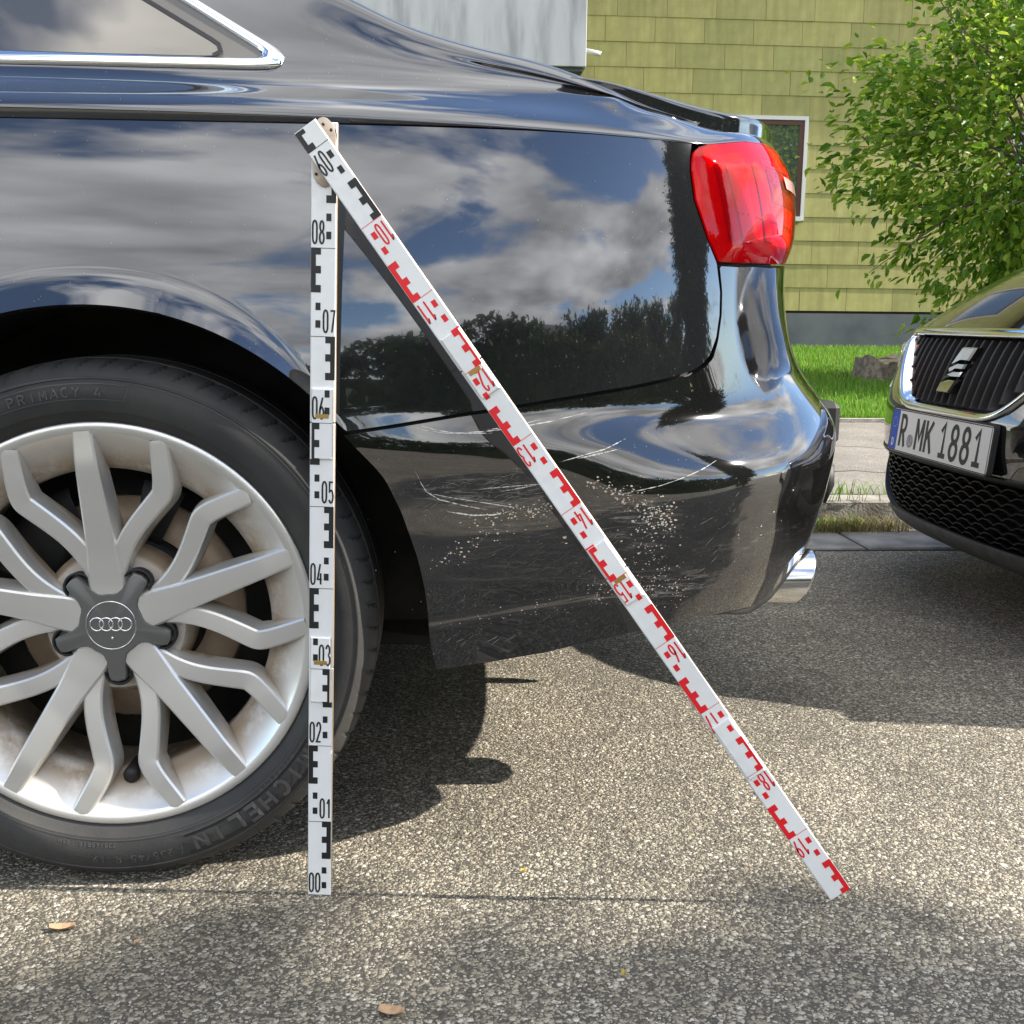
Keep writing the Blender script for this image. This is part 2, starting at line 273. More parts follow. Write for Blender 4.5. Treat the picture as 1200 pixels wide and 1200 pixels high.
M['lampback'] = add_noise(mat('lamp_reflector', (.8, .12, .14), .3, .3), [(.85, .04, .06), (.75, .02, .04)], 40)
M['lampstripe'] = mat('lamp_stripe', (.35, .02, .02), .35, .2)
M['lampdark'] = add_noise(mat('lamp_dark_cells', (.25, .05, .05), .5), [(.03, .01, .01), (.35, .04, .05)], 220)
M['lamppink'] = mat('lamp_pale_strip', (.95, .55, .6), .4)
M['lampclear'] = mat('lamp_reverse_window', (.85, .45, .47), .15, Coat_Weight=1.)

# ------------------------------------------------------------------ builders
def tag(o, label=None, cat=None, group=None, kind=None):
    if label: o['label'] = label
    if cat: o['category'] = cat
    if group: o['group'] = group
    if kind: o['kind'] = kind
    return o
def empty(name, loc=(0, 0, 0), rz=0.):
    o = bpy.data.objects.new(name, None); col.objects.link(o); o.location = loc; o.rotation_euler = (0, 0, rz); o.empty_display_size = .1
    return o
def obj(name, verts, faces, m, parent=None, smooth=True, sharp=None):
    me = bpy.data.meshes.new(name)
    me.from_pydata([tuple(map(float, v)) for v in verts], [], [tuple(int(i) for i in f) for f in faces])
    if m is not None: me.materials.append(m)
    if smooth: me.polygons.foreach_set('use_smooth', [True] * len(me.polygons))
    if sharp: me.set_sharp_from_angle(angle=radians(sharp))
    me.update()
    o = bpy.data.objects.new(name, me); col.objects.link(o); o.parent = parent
    return o
class MB:
    """collects shapes into one mesh"""
    def __init__(s): s.v = []; s.f = []
    def add(s, v, f):
        n = len(s.v); s.v += [tuple(map(float, p)) for p in v]; s.f += [tuple(int(i) + n for i in q) for q in f]
    def box(s, a, b, b2=None):
        x0, y0, z0 = a; x1, y1, z1 = b
        s.add([(x0, y0, z0), (x1, y0, z0), (x1, y1, z0), (x0, y1, z0), (x0, y0, z1), (x1, y0, z1), (x1, y1, z1), (x0, y1, z1)],
              [(3, 2, 1, 0), (4, 5, 6, 7), (0, 1, 5, 4), (1, 2, 6, 5), (2, 3, 7, 6), (3, 0, 4, 7)])
    def bevbox(s, a, b, e):
        """box with chamfered edges on all sides"""
        x0, y0, z0 = a; x1, y1, z1 = b
        pts = []
        for (xa, xb, ya, yb, z) in ((x0 + e, x1 - e, y0 + e, y1 - e, z0), (x0, x1, y0, y1, z0 + e), (x0, x1, y0, y1, z1 - e), (x0 + e, x1 - e, y0 + e, y1 - e, z1)):
            pts.append([(xa + (e if z in (z0 + e, z1 - e) else 0), ya, z), (xb - (e if z in (z0 + e, z1 - e) else 0), ya, z), (xb, ya + (e if z in (z0 + e, z1 - e) else 0), z), (xb, yb - (e if z in (z0 + e, z1 - e) else 0), z),
                        (xb - (e if z in (z0 + e, z1 - e) else 0), yb, z), (xa + (e if z in (z0 + e, z1 - e) else 0), yb, z), (xa, yb - (e if z in (z0 + e, z1 - e) else 0), z), (xa, ya + (e if z in (z0 + e, z1 - e) else 0), z)])
        v = [p for r_ in pts for p in r_]; f = [tuple(range(7, -1, -1)), tuple(range(24, 32))]
        for k in range(3):
            for i in range(8):
                j = (i + 1) % 8; f.append((k * 8 + i, k * 8 + j, (k + 1) * 8 + j, (k + 1) * 8 + i))
        s.add(v, f)
    def grid(s, A, flip=False):
        A = np.asarray(A); nu, nv = A.shape[:2]; idx = np.arange(nu * nv).reshape(nu, nv)
        a, b, c, d = idx[:-1, :-1], idx[1:, :-1], idx[1:, 1:], idx[:-1, 1:]
        q = np.stack([a, b, c, d] if not flip else [a, d, c, b], -1).reshape(-1, 4)
        s.add(A.reshape(-1, 3).tolist(), q.tolist())
    def tube(s, pts, r, n=8, cap=True):
        pts = [Vector(p) for p in pts]; rs = r if hasattr(r, '__len__') else [r] * len(pts)
        rings = []; up = Vector((.13, .21, .97)).normalized()
        for i, p in enumerate(pts):
            t = (pts[min(i + 1, len(pts) - 1)] - pts[max(i - 1, 0)]).normalized()
            if abs(t.dot(up)) > .95: up2 = Vector((1, .1, 0)).normalized()
            else: up2 = up
            a = t.cross(up2).normalized(); b = t.cross(a)
            rings.append([p + a * cos(2 * pi * k / n) * rs[i] + b * sin(2 * pi * k / n) * rs[i] for k in range(n)])
        v = [q for r_ in rings for q in r_]; f = []
        for i in range(len(rings) - 1):
            for k in range(n): f.append((i * n + k, i * n + (k + 1) % n, (i + 1) * n + (k + 1) % n, (i + 1) * n + k))
        if cap: f.append(tuple(range(n - 1, -1, -1))); f.append(tuple(range((len(rings) - 1) * n, len(rings) * n)))
        s.add(v, f)
    def build(s, name, m, parent=None, smooth=True, sharp=None): return obj(name, s.v, s.f, m, parent, smooth, sharp)
def copy_tree(o, parent=None):
    c = o.copy(); col.objects.link(c); c.parent = parent
    for ch in [k for k in bpy.data.objects if k.parent == o]: copy_tree(ch, c)
    return c

# stroke lettering ------------------------------------------------------------
def arcp(cx, cy, rx, ry, a0, a1, n=10):
    return [(cx + rx * cos(radians(a0 + (a1 - a0) * i / n)), cy + ry * sin(radians(a0 + (a1 - a0) * i / n))) for i in range(n + 1)]
G = {
 '0': [arcp(.5, .74, .42, .24, 0, 180) + arcp(.5, .26, .42, .24, 180, 360) + [(.92, .74)]],
 '1': [[(.18, .74), (.58, .98), (.58, .02)]],
 '2': [arcp(.5, .73, .40, .25, 170, -25) + [(.06, .03), (.94, .03)]],
 '3': [arcp(.46, .74, .38, .24, 165, -80), arcp(.46, .26, .44, .24, 80, -165)],
 '4': [[(.62, .98), (.06, .26), (.96, .26)], [(.72, .55), (.72, .02)]],
 '5': [[(.88, .97), (.18, .97), (.12, .52)] + arcp(.46, .31, .44, .29, 130, -150)],
 '6': [[(.72, .97), (.2, .5)] + arcp(.5, .28, .40, .26, 155, 515)],
 '7': [[(.06, .96), (.92, .96), (.38, .02)]],
 '8': [arcp(.5, .745, .36, .225, -90, 270, 18), arcp(.5, .265, .42, .245, 90, 450, 18)],
 '9': [[(.28, .03), (.8, .5)] + arcp(.5, .72, .40, .26, -25, 335)],
 'R': [[(.1, .02), (.1, .97)] + [(.5, .97)] + arcp(.5, .735, .38, .235, 90, -90) + [(.12, .5)], [(.5, .49), (.92, .02)]],
 'P': [[(.1, .02), (.1, .97)] + [(.5, .97)] + arcp(.5, .735, .38, .235, 90, -90) + [(.12, .5)]],
 'M': [[(.06, .02), (.06, .98)], [(.08, .95), (.5, .36), (.92, .95)], [(.94, .98), (.94, .02)]],
 'K': [[(.1, .02), (.1, .98)], [(.9, .97), (.14, .42)], [(.4, .6), (.92, .02)]],
 'I': [[(.5, .02), (.5, .98)]], 'A': [[(.02, .02), (.5, .97), (.98, .02)], [(.2, .34), (.8, .34)]],
 'C': [arcp(.52, .5, .44, .47, 50, 310, 16)], 'Y': [[(.02, .98), (.5, .5), (.98, .98)], [(.5, .47), (.5, .02)]],
 'H': [[(.1, .02), (.1, .98)], [(.9, .02), (.9, .98)], [(.13, .5), (.87, .5)]],
 'E': [[(.9, .96), (.1, .96), (.1, .04), (.9, .04)], [(.13, .5), (.78, .5)]],
 'L': [[(.1, .98), (.1, .04), (.9, .04)]], 'N': [[(.1, .02), (.1, .98)], [(.12, .94), (.88, .06)], [(.9, .02), (.9, .98)]],
 'D': [[(.1, .5), (.1, .03), (.45, .03)] + arcp(.45, .5, .45, .47, -90, 90) + [(.1, .97), (.1, .45)]],
 '/': [[(.1, .0), (.9, 1.)]], ' ': []}
def ribbon(mb, pts, hw, fn, lift=0.):
    """flat mitred stroke of half width hw along 2-D points; fn maps (x, y, lift) to 3-D"""
    p = np.array(pts, float)
    keep = [0] + [i for i in range(1, len(p)) if np.hypot(*(p[i] - p[i - 1])) > 1e-7]; p = p[keep]
    if len(p) < 2: return
    closed = np.hypot(*(p[0] - p[-1])) < 1e-6
    d = np.diff(p, axis=0); d /= np.hypot(d[:, 0], d[:, 1])[:, None]; n = np.c_[-d[:, 1], d[:, 0]]
    m = np.zeros_like(p); m[0] = n[0]; m[-1] = n[-1]
    for i in range(1, len(p) - 1):
        b = n[i - 1] + n[i]; q = b @ b
        m[i] = b * min(2 / max(q, .35), 2.2)
        if q < .35: m[i] = n[i]
    if closed:
        b = n[-1] + n[0]; m[0] = m[-1] = b * 2 / max(b @ b, .5)
    hwv = hw if hasattr(hw, '__len__') else [hw] * len(p)
    v = []; f = []
    for i in range(len(p)):
        v += [fn(*(p[i] - m[i] * hwv[i]), lift), fn(*(p[i] + m[i] * hwv[i]), lift)]
        if i: k = 2 * i; f.append((k - 2, k, k + 1, k - 1))
    mb.add(v, f)
def text(mb, s, x, y, w, h, gap, hw, fn, serif1=False):
    for ch in s:
        for k, st in enumerate(G[ch]):
            ribbon(mb, [(x + px * w, y + py * h) for px, py in st], hw, fn, k * 4e-5)
        if serif1 and ch == '1': ribbon(mb, [(x + .12 * w, y + .05 * h), (x + 1.02 * w, y + .05 * h)], hw, fn, 8e-5)
        x += w + gap
    return x

# ------------------------------------------------------------------ the setting
ST = Matrix.Translation((1.19, 2.50, 0)) @ Matrix.Rotation(radians(4), 4, 'Z')   # street frame: x along the kerb, y away from the road
def st(x, y, z): return tuple(ST @ Vector((x, y, z)))
def plane(name, pts, m, kind='structure', parent=None):
    return tag(obj(name, pts, [tuple(range(len(pts)))], m, parent, smooth=False), kind=kind)
plane('road', [(-150, -150, 0), (150, -150, 0), (150, 150, 0), (-150, 150, 0)], M['asphalt'])
mb = MB(); mb.box((-60, .13, -.05), (60, 2.92, .105))
pav = mb.build('pavement', M['pavement'], smooth=False); pav.matrix_world = ST; tag(pav, kind='structure')
# wandering cracks in the pavement, filled with dirt
mb = MB()
for (x0, y0, x1, y1) in ((-.75, 2.35, 1.9, 1.0), (-.6, 1.0, 1.3, .45)):
    pts = [(x0 + (x1 - x0) * t + random.uniform(-.03, .03), y0 + (y1 - y0) * t + random.uniform(-.05, .05)) for t in np.linspace(0, 1, 22)]
    ribbon(mb, pts, [random.uniform(.002, .007) for _ in pts], lambda a, b, l: (a, b, .1065 + l))
tag(mb.build('crack', M['joint'], pav, smooth=False), kind='stuff')
kb = MB(); kb.box((-14, -.335, -.05), (14, .14, .002))
kerb = kb.build('kerb', M['joint'], smooth=False); kerb.matrix_world = ST; tag(kerb, kind='structure')
def stone(name, L_, wd, h, m, n=1):
    mb = MB(); mb.bevbox((0, 0, 0), (L_, wd, h), .008); return mb.build(name, m, kerb, sharp=30)
k0 = stone('kerb_stone', .985, .125, .14, M['kerb']); g0 = stone('gutter_slab', .288, .315, .03, M['gutter'])
for i in range(14):
    o = k0 if i == 0 else k0.copy()
    if i: col.objects.link(o)
    o.location = (-6.62 + i, .0 + random.uniform(-.003, .003), -.032 + random.uniform(-.003, .003))
for i in range(24):
    o = g0 if i == 0 else g0.copy()
    if i: col.objects.link(o)
    o.location = (-2.02 + i * .296 - .12, -.325, -.024 + random.uniform(-.003, .003))
mb = MB(); mb.box((-40, 2.92, 0), (40, 2.98, .128)); ed = mb.build('lawn_edging', M['kerb'], smooth=False); ed.matrix_world = ST; tag(ed, kind='structure')
def lawn_z(y): return .11 + .27 * np.clip((y - 3.) / 7.4, 0, 1.3) ** 1.15
A = np.array([[(x, y, lawn_z(y)) for y in np.r_[np.linspace(2.98, 12, 30), 60.]] for x in np.linspace(-60, 60, 13)])
mb = MB(); mb.grid(A); lawn = mb.build('lawn', M['soil']); lawn.matrix_world = ST; tag(lawn, kind='structure')

def blades(name, n, xy, zf, h, w, m, lean=.5, label=None):
    V = np.zeros((n, 5, 3)); x, y = xy
    a = rng.uniform(0, 2 * pi, n); hh = h * rng.uniform(.5, 1.25, n); ww = w * rng.uniform(.6, 1.3, n); l = lean * rng.uniform(.1, 1, n) * hh
    b = rng.uniform(0, 2 * pi, n); dx, dy = np.cos(a) * ww, np.sin(a) * ww; z = zf(x, y)
    V[:, 0] = np.c_[x - dx, y - dy, z]; V[:, 1] = np.c_[x + dx, y + dy, z]
    mx_, my_ = x + np.cos(b) * l * .35, y + np.sin(b) * l * .35
    V[:, 2] = np.c_[mx_ + dx * .8, my_ + dy * .8, z + hh * .6]; V[:, 3] = np.c_[mx_ - dx * .8, my_ - dy * .8, z + hh * .6]
    V[:, 4] = np.c_[x + np.cos(b) * l, y + np.sin(b) * l, z + hh]
    k = np.arange(n)[:, None] * 5
    q = (k + np.array([[0, 1, 2, 3]])).tolist(); t = (k + np.array([[3, 2, 4]])).tolist()
    return obj(name, V.reshape(-1, 3), q + t, m, None, smooth=False)
# lawn blades over the stretch of lawn that can be seen between the cars
n = 95000; yy = 2.99 + 7.2 * rng.random(n) ** 1.35; xx = -1.0 + 7.4 * rng.random(n)
gz = lambda x, y: lawn_z(y)
gr = blades('grass', n, (xx, yy), gz, .055, .0035, M['grass']); gr.matrix_world = ST
tag(gr, 'short bright green lawn grass between pavement and house', 'grass', kind='stuff')
def weed_z(x, y): return np.where((y > -.005) & (y < .14), .105, np.where(y >= .14, .105, .004))
def weeds(name, spots, m, label):
    X, Y, Hh = [], [], []
    for (cx, cy, n, sx, sy) in spots: X.append(cx + rng.normal(0, sx, n)); Y.append(cy + rng.normal(0, sy, n))
    X, Y = np.concatenate(X), np.concatenate(Y)
    g = blades(name, len(X), (X, Y), weed_z, .055, .0018, m, 1.1); g.matrix_world = ST; tag(g, label, 'weeds', kind='stuff')
weeds('weeds', [(-.30, -.03, 240, .05, .018), (-.17, -.03, 130, .05, .018), (-.26, .15, 160, .06, .012), (-.05, -.03, 80, .06, .015), (-.06, .15, 60, .09, .012), (.15, .15, 40, .1, .01)], M['grass'], 'green weeds sprouting along the kerb beside the car bumper')
weeds('dry_weeds', [(-.08, -.035, 260, .07, .018), (.06, -.035, 260, .08, .018), (-.2, -.03, 120, .06, .016)], M['straw'], 'dry straw-coloured weeds in the gutter at the kerb foot')

# ---- the olive house
HS = empty('house', (0, 12.65, .0), radians(4)); tag(HS, 'olive yellow panel-clad house with dark plinth behind the lawn', 'house')
mb = MB(); mb.box((-9, .03, .2), (13, 9, 7.2)); mb.build('wall', M['joint'], HS, smooth=False)
mb = MB(); mb.box((-9.02, .002, .0), (13.02, .03, .80)); mb.build('plinth', M['plinth'], HS, smooth=False)
mb = MB(); mb.add([(-9.6, -.6, 7.15), (13.6, -.6, 7.15), (13.6, 9.6, 7.15), (-9.6, 9.6, 7.15), (-9.6, 4.5, 10), (13.6, 4.5, 10)], [(0, 1, 5, 4), (2, 3, 4, 5), (3, 0, 4), (1, 2, 5), (3, 2, 1, 0)]); mb.build('roof', M['roof'], HS, smooth=False)
WIN = [(2.62, 3.54, 1.975, 3.118), (6.2, 7.4, 1.975, 3.118), (9.4, 10.6, 1.975, 3.118), (-5.6, -4.2, 1.403, 3.118), (2.4, 3.6, 4.835, 6.264), (6.2, 7.4, 4.835, 6.264), (9.4, 10.6, 4.835, 6.264), (-1.6, -.4, 1.975, 3.118)]
PH, PW = .286, .60
def panel_mesh(w):
    mb = MB(); w -= .004
    mb.add([(0, -.014, .002), (w, -.014, .002), (w, -.003, PH + .004), (0, -.003, PH + .004), (0, .0, .002), (w, .0, .002), (w, .004, PH + .004), (0, .004, PH + .004)],
           [(0, 1, 2, 3), (4, 7, 6, 5), (0, 4, 5, 1), (1, 5, 6, 2), (2, 6, 7, 3), (3, 7, 4, 0)])
    return mb
rest = MB(); pm = {}
def siding(x0, x1, z0, single):
    w = round(x1 - x0, 3)
    if w < .05: return
    if single:
        k = (w, random.random() < .3)
        if k not in pm:
            o = panel_mesh(w).build('siding_panel', M['siding2' if k[1] else 'siding'], HS, smooth=False); pm[k] = o
        else: o = pm[k].copy(); col.objects.link(o); o.parent = HS
        o.location = (x0, .016 + random.uniform(-.002, .002), z0)
    else:
        p = panel_mesh(w); rest.add([(a + x0, b + .016, c + z0) for a, b, c in p.v], p.f)
for r_ in range(22):
    z0 = .83 + r_ * PH; off = (.0, .34, .12, .46)[r_ % 4]
    x = -9 + off
    while x < 12.9:
        x1 = min(x + PW, 12.98); segs = [(x, x1)]
        for (a, b, c, d) in WIN:
            if c < z0 + PH / 2 < d:
                ns = []
                for (p, q) in segs:
                    if q <= a or p >= b: ns.append((p, q))
                    else:
                        if p < a: ns.append((p, a))
                        if q > b: ns.append((b, q))
                segs = ns
        for (p, q) in segs: siding(p, q, z0, (q > .2 and p < 7.0 and z0 < 4.75))
        x += PW
tag(rest.build('siding_field', M['siding'], HS, smooth=False), kind='stuff')
for (a, b, c, d) in WIN:
    mb = MB(); t = .045
    for q in (((a - t, -.03, c - t), (a, .02, d + t)), ((b, -.03, c - t), (b + t, .02, d + t)), ((a, -.03, d), (b, .02, d + t)), ((a, -.06, c - t - .01), (b, .02, c))): mb.box(*q)
    w_ = mb.build('window', M['alu'], HS, smooth=False)
    mb = MB(); t = .055
    for q in (((a, -.012, c), (a + t, .018, d)), ((b - t, -.012, c), (b, .018, d)), ((a + t, -.012, d - t), (b - t, .018, d)), ((a + t, -.012, c), (b - t, .018, c + t))): mb.box(*q)
    mb.build('frame', M['frame'], w_, smooth=False)
    mb = MB(); mb.box((a + t, .004, c + t), (b - t, .012, d - t)); mb.build('pane', M['pane'], w_, smooth=False)
mb = MB(); mb.bevbox((-4.6, -1.12, 3.44), (.69, -1.07, 4.75), .006); bal = mb.build('balcony', M['balcony'], HS, smooth=False)
mb = MB(); mb.box((.65, -1.069, 3.44), (.69, -.01, 4.75)); mb.build('side_panel', M['balcony'], bal, smooth=False)
mb = MB(); mb.box((-4.6, -1.069, 3.40), (.66, -.01, 3.55)); mb.build('floor_slab', M['plinth'], bal, smooth=False)
mb = MB(); mb.tube([(.69, -.9, 3.66), (.88, -.92, 3.62)], .028, 10); mb.build('drain_spout', M['alu'], bal)

# ---- trees
def leaves(n, pos, out, ln, wd, droop=.3):
    """n folded leaves at pos pointing along out"""
    d = out + rng.normal(0, .55, (n, 3)); d[:, 2] -= droop; d /= np.linalg.norm(d, axis=1)[:, None]
    up = rng.normal(0, .5, (n, 3)); up[:, 2] += 1.; s = np.cross(d, up); s /= np.linalg.norm(s, axis=1)[:, None] + 1e-9; nn = np.cross(s, d)
    q_ = rng.uniform(.4, 1.4, n); L_ = (ln * q_)[:, None]; W_ = (wd * q_ * rng.uniform(.7, 1.15, n))[:, None]
    cu = rng.uniform(-.1, .35, n)[:, None]; V = np.stack([pos, pos + d * L_ * .3 + s * W_ + nn * W_ * .35, pos + d * L_ * .7 + s * W_ * .8 + nn * W_ * .3, pos + d * L_ - nn * L_ * cu, pos + d * L_ * .7 - s * W_ * .8 + nn * W_ * .3, pos + d * L_ * .3 - s * W_ + nn * W_ * .35], 1)
    k = np.arange(n)[:, None] * 6
    return V.reshape(-1, 3), (k + np.array([[0, 1, 2, 3]])).tolist() + (k + np.array([[0, 3, 4, 5]])).tolist()
def tree(name, base, h, cen, rad, ntw, lpt, ln, m, label, group=None, limbs=9, droop=.3, trunk_r=.09, twig=.35, inner=.25):
    T = empty(name, base); tag(T, label, 'tree', group)
    cen = np.array(cen, float); rad = np.array(rad, float)
    mb = MB(); top = (cen[0] * .6, cen[1] * .6, cen[2])
    mb.tube([(0, 0, -.1), (.02, .01, h * .4), (cen[0] * .3, cen[1] * .3, h * .75), top], [trunk_r, trunk_r * .8, trunk_r * .65, trunk_r * .3], 10)
    d = rng.normal(0, 1, (ntw, 3)); d /= np.linalg.norm(d, axis=1)[:, None]
    rr = rng.uniform(inner, 1., ntw) ** .45
    lob = 1 + .22 * np.sin(d[:, 0] * 5 + 1) * np.cos(d[:, 1] * 4 + d[:, 2] * 5) + rng.normal(0, .06, ntw)
    tip = cen + d * rad * (rr * lob)[:, None]
    P_, F_ = [], []
    order = rng.permutation(ntw)
    for i in range(min(limbs * 6, ntw)):
        t = tip[order[i]]; s0 = np.array([cen[0] * .3, cen[1] * .3, h * .55 + (cen[2] - h * .55) * random.random()])
        mid = s0 * .45 + t * .55 + np.array([0, 0, .15 * rad[2] * random.uniform(-.3, 1)])
        mb.tube([tuple(s0), tuple(mid), tuple(t)], [trunk_r * .35, trunk_r * .2, trunk_r * .06], 5)
    mb.build('trunk', M['bark'], T)
    out = d + np.array([0, 0, .2]); out /= np.linalg.norm(out, axis=1)[:, None]
    pos = np.repeat(tip, lpt, 0) - np.repeat(out, lpt, 0) * (rng.random(ntw * lpt) * twig)[:, None] + rng.normal(0, twig * .22, (ntw * lpt, 3))
    v, f = leaves(ntw * lpt, pos, np.repeat(out, lpt, 0), ln, ln * .27, droop)
    obj('crown', v, f, m, T, smooth=False)
    return T
tree('young_tree', (4.7, 8.2, .27), 1.3, (-.1, 0, 2.0), (1.95, 1.4, 1.95), 720, 28, .088, M['leaf'], 'bushy light green young tree on the lawn in front of the olive house', limbs=14, trunk_r=.05, twig=.42, droop=.45)
tree('added_shade_tree', (9.0, -1.69, 0), 3.0, (0, 0, 4.5), (1.05, 1.32, 4.2), 1600, 32, .14, M['leaf_dark'], 'slim columnar dark tree added out of view to shade the asphalt', trunk_r=.09, twig=.35, inner=.5)  # unseen shadow caster, added and shaped to shade the foreground asphalt
for (x, y, h, lab) in ((9, -17, 4.0, 'low bushy dark tree across the road, first behind the hedge'), (15, -17, 5.0, 'rounded dark tree across the road, second behind the hedge'), (22, -16, 5.8, 'rounded dark tree across the road, third behind the hedge'), (30, -16, 7.2, 'large dark tree across the road, fourth behind the hedge'), (40, -15, 8.8, 'very large dark tree across the road, last behind the hedge'), (-17, -24, 5.2, 'dark spreading tree across the road behind the far hedge end')):
    tree('roadside_tree', (x, y, 0), h * .3, (0, 0, h * .5), (.33 * h + 1.9, 2.4, h * .5), 300, 22, .42, M['leaf_dark'], lab, 'trees across the road', trunk_r=.2, twig=1.)
# clipped hedge across the road
n = 30000; hx = rng.uniform(-22, 46, n); hy = -13.2 + rng.normal(0, .45, n); hz = (1.6 + 1.3 * np.clip((hx + 1) / 5, 0, 1) + .4 * np.sin(hx * .43) + .25 * np.sin(hx * 1.3 + 1)) * rng.random(n) ** .6
v, f = leaves(n, np.c_[hx, hy, np.abs(hz)], np.c_[rng.normal(0, .4, n), np.full(n, .6), np.full(n, .5)], .26, .09)
H_ = empty('hedge', (-4, -13.2, 0)); tag(H_, 'long clipped dark hedge along the far side of the road', 'hedge')
o = obj('foliage', np.asarray(v) - np.array([-4, -13.2, 0]), f, M['leaf_dark'], H_, smooth=False)
mb = MB(); mb.box((-18, -.35, .0), (50, .35, 1.2)); mb.box((5, -.34, .0), (49, .34, 2.3)); mb.build('core', M['soil'], H_, smooth=False)
O_ = empty('pale_house', (20, -36, 0)); tag(O_, 'pale rendered house across the road behind the hedge', 'house')
mb = MB(); mb.box((-6, -4, 0), (6, 4, 5)); mb.build('wall', M['render'], O_, smooth=False)
mb = MB(); mb.add([(-6.5, -4.5, 4.95), (6.5, -4.5, 4.95), (6.5, 4.5, 4.95), (-6.5, 4.5, 4.95), (-6.5, 0, 7.6), (6.5, 0, 7.6)], [(0, 1, 5, 4), (2, 3, 4, 5), (3, 0, 4), (1, 2, 5), (3, 2, 1, 0)]); mb.build('roof', M['roof'], O_, smooth=False)
for x in (-4, -1, 2.2):
    for z in (.9, 3.1):
        mb = MB(); mb.box((x, 3.99, z), (x + 1.2, 4.03, z + 1.3)); w_ = mb.build('window', M['alu'], O_, smooth=False)
        mb = MB(); mb.box((x + .08, 4.031, z + .08), (x + 1.12, 4.04, z + 1.22)); mb.build('pane', M['pane'], w_, smooth=False)
# stump on the lawn
S_ = empty('tree_stump', (3.2, 8.55, .22)); tag(S_, 'old sawn tree stump on the lawn beside the young tree', 'stump')
nA = 28; ring = [(.185 * (1 + .12 * sin(3 * a + 1) + .08 * sin(7 * a)), a) for a in np.linspace(0, 2 * pi, nA, endpoint=False)]
lv = [(-.05, 1.25), (.04, 1.08), (.12, 1.0), (.165, .98)]
A = [[(r_ * k * cos(a), r_ * k * sin(a), z + (.035 * sin(a * 2 + .5) + .02 * sin(a * 5) if j == 3 else 0)) for (r_, a) in ring + ring[:1]] for j, (z, k) in enumerate(lv)]
mb = MB(); mb.grid(A); mb.build('bark', M['bark'], S_)
A = [[(r_ * k * cos(a), r_ * k * sin(a), .165 + (.035 * sin(a * 2 + .5) + .02 * sin(a * 5)) * k + (.012 * random.uniform(-1, 1) if k < .98 else 0)) for (r_, a) in ring + ring[:1]] for k in (.98, .7, .4, .05)]
mb = MB(); mb.grid(A); mb.build('cut_face', M['cutwood'], S_)

# ------------------------------------------------------------------ the scratched black saloon
# car frame: x towards the tail, y from the near flank into the car, z up
CAR = empty('parked_saloon', (0, 0, 0), radians(3)); tag(CAR, 'black saloon with scratched rear bumper, red tail lamp and silver alloy wheel', 'car')
SN, SX0, YC, YS = 3.5, -.42, .965, .045
def tab(xs, ys, sig):
    g = np.linspace(xs[0] - 4 * sig, xs[-1] + 4 * sig, 4000); v = np.interp(g, xs, ys)
    k = np.exp(-.5 * (np.arange(-200, 201) * (g[1] - g[0]) / sig) ** 2); k /= k.sum()
    w = np.convolve(np.pad(v, 200, mode='edge'), k, 'valid')
    return lambda q: np.interp(q, g, w)
XRf = tab([.20, .30, .36, .40, .44, .48, .51, .54, .57, .60, .64, .68, .74, .79, .83, .87, .90, .93, .96, 1.0, 1.1],
          [.466, .481, .524, .544, .557, .565, .571, .578, .575, .556, .518, .4985, .486, .484, .487, .491, .491, .487, .478, .466, .46], .018)
_t = np.linspace(0, pi / 2, 4001); _x = .95 * np.sin(_t) ** (2 / SN); _y = -.92 * np.cos(_t) ** (2 / SN)
_S = np.concatenate([[0], np.cumsum(np.hypot(np.diff(_x), np.diff(_y)))]); SMAX = _S[-1]; SEND = SX0 + SMAX
def sst(a, b, x):
    t = np.clip((x - a) / (b - a), 0, 1); return t * t * (3 - 2 * t)
WX, WZ, AR = -.501, .336, .398          # rear wheel centre, arch radius
def P(s, z):
    """point of the flank and tail; s runs along the flank and round the corner"""
    s, z = np.broadcast_arrays(np.asarray(s, float), np.asarray(z, float)); sig = s - SX0
    t = np.interp(np.clip(sig, 0, SMAX), _S, _t)
    xf = XRf(z); xs = xf + (.488 - xf) * sst(.52, .61, z); xr = xs + (xf - xs) * sst(.24, .60, s)      # the tail's own profile takes over round the corner
    x = np.where(sig < 0, s, SX0 + (xr - SX0) * np.sin(t) ** (2 / SN))
    tz = np.clip(z - .6, 0, 1)
    o = .03 * tz + .15 * tz ** 2 + .70 * tz ** 3
    o = o - .034 * sst(-.02, .30, s) * (1 - sst(.49, .63, z)) - .006 * sst(-.3, -.1, s) * (1 - sst(.56, .62, z)) + .05 * np.clip(.40 - z, 0, 1)
    o = o - .0016 * sst(-.4, -.2, s) * (1 - sst(0, .012, z - np.interp(s, [-.2, .11, .45], [.322, .369, .40]))) * (1 - sst(.10, .32, s))   # lower skirt stands proud
    # shallow dents left by the scrape
    o = o + .0022 * np.exp(-((s + .02) / .12) ** 2 - ((z - .505 - .06 * s) / .035) ** 2) + .0016 * np.exp(-((s - .17) / .09) ** 2 - ((z - .40) / .03) ** 2) + .0018 * np.exp(-((s - .30) / .10) ** 2 - ((z - .425 - .12 * (s - .3)) / .018) ** 2)
    o = o + .45 * np.clip((-3.3 - s) / .6, 0, 2) ** 2.5
    y = YC - (YC - YS - o) * np.where(sig < 0, 1, np.cos(t) ** (2 / SN))
    r = np.hypot(s - WX, z - WZ); sa = (z - WZ) / np.maximum(r, 1e-6)
    w = .046 * sst(.58, 1., sa) + 1e-4; k = np.clip(1 - (r - AR) / w, 0, 1)
    y = y - np.where(sa > .58, .015 * sst(.60, .92, sa) * k * k * (1.5 - .5 * k), 0)
    return np.stack([x, y, z], -1)
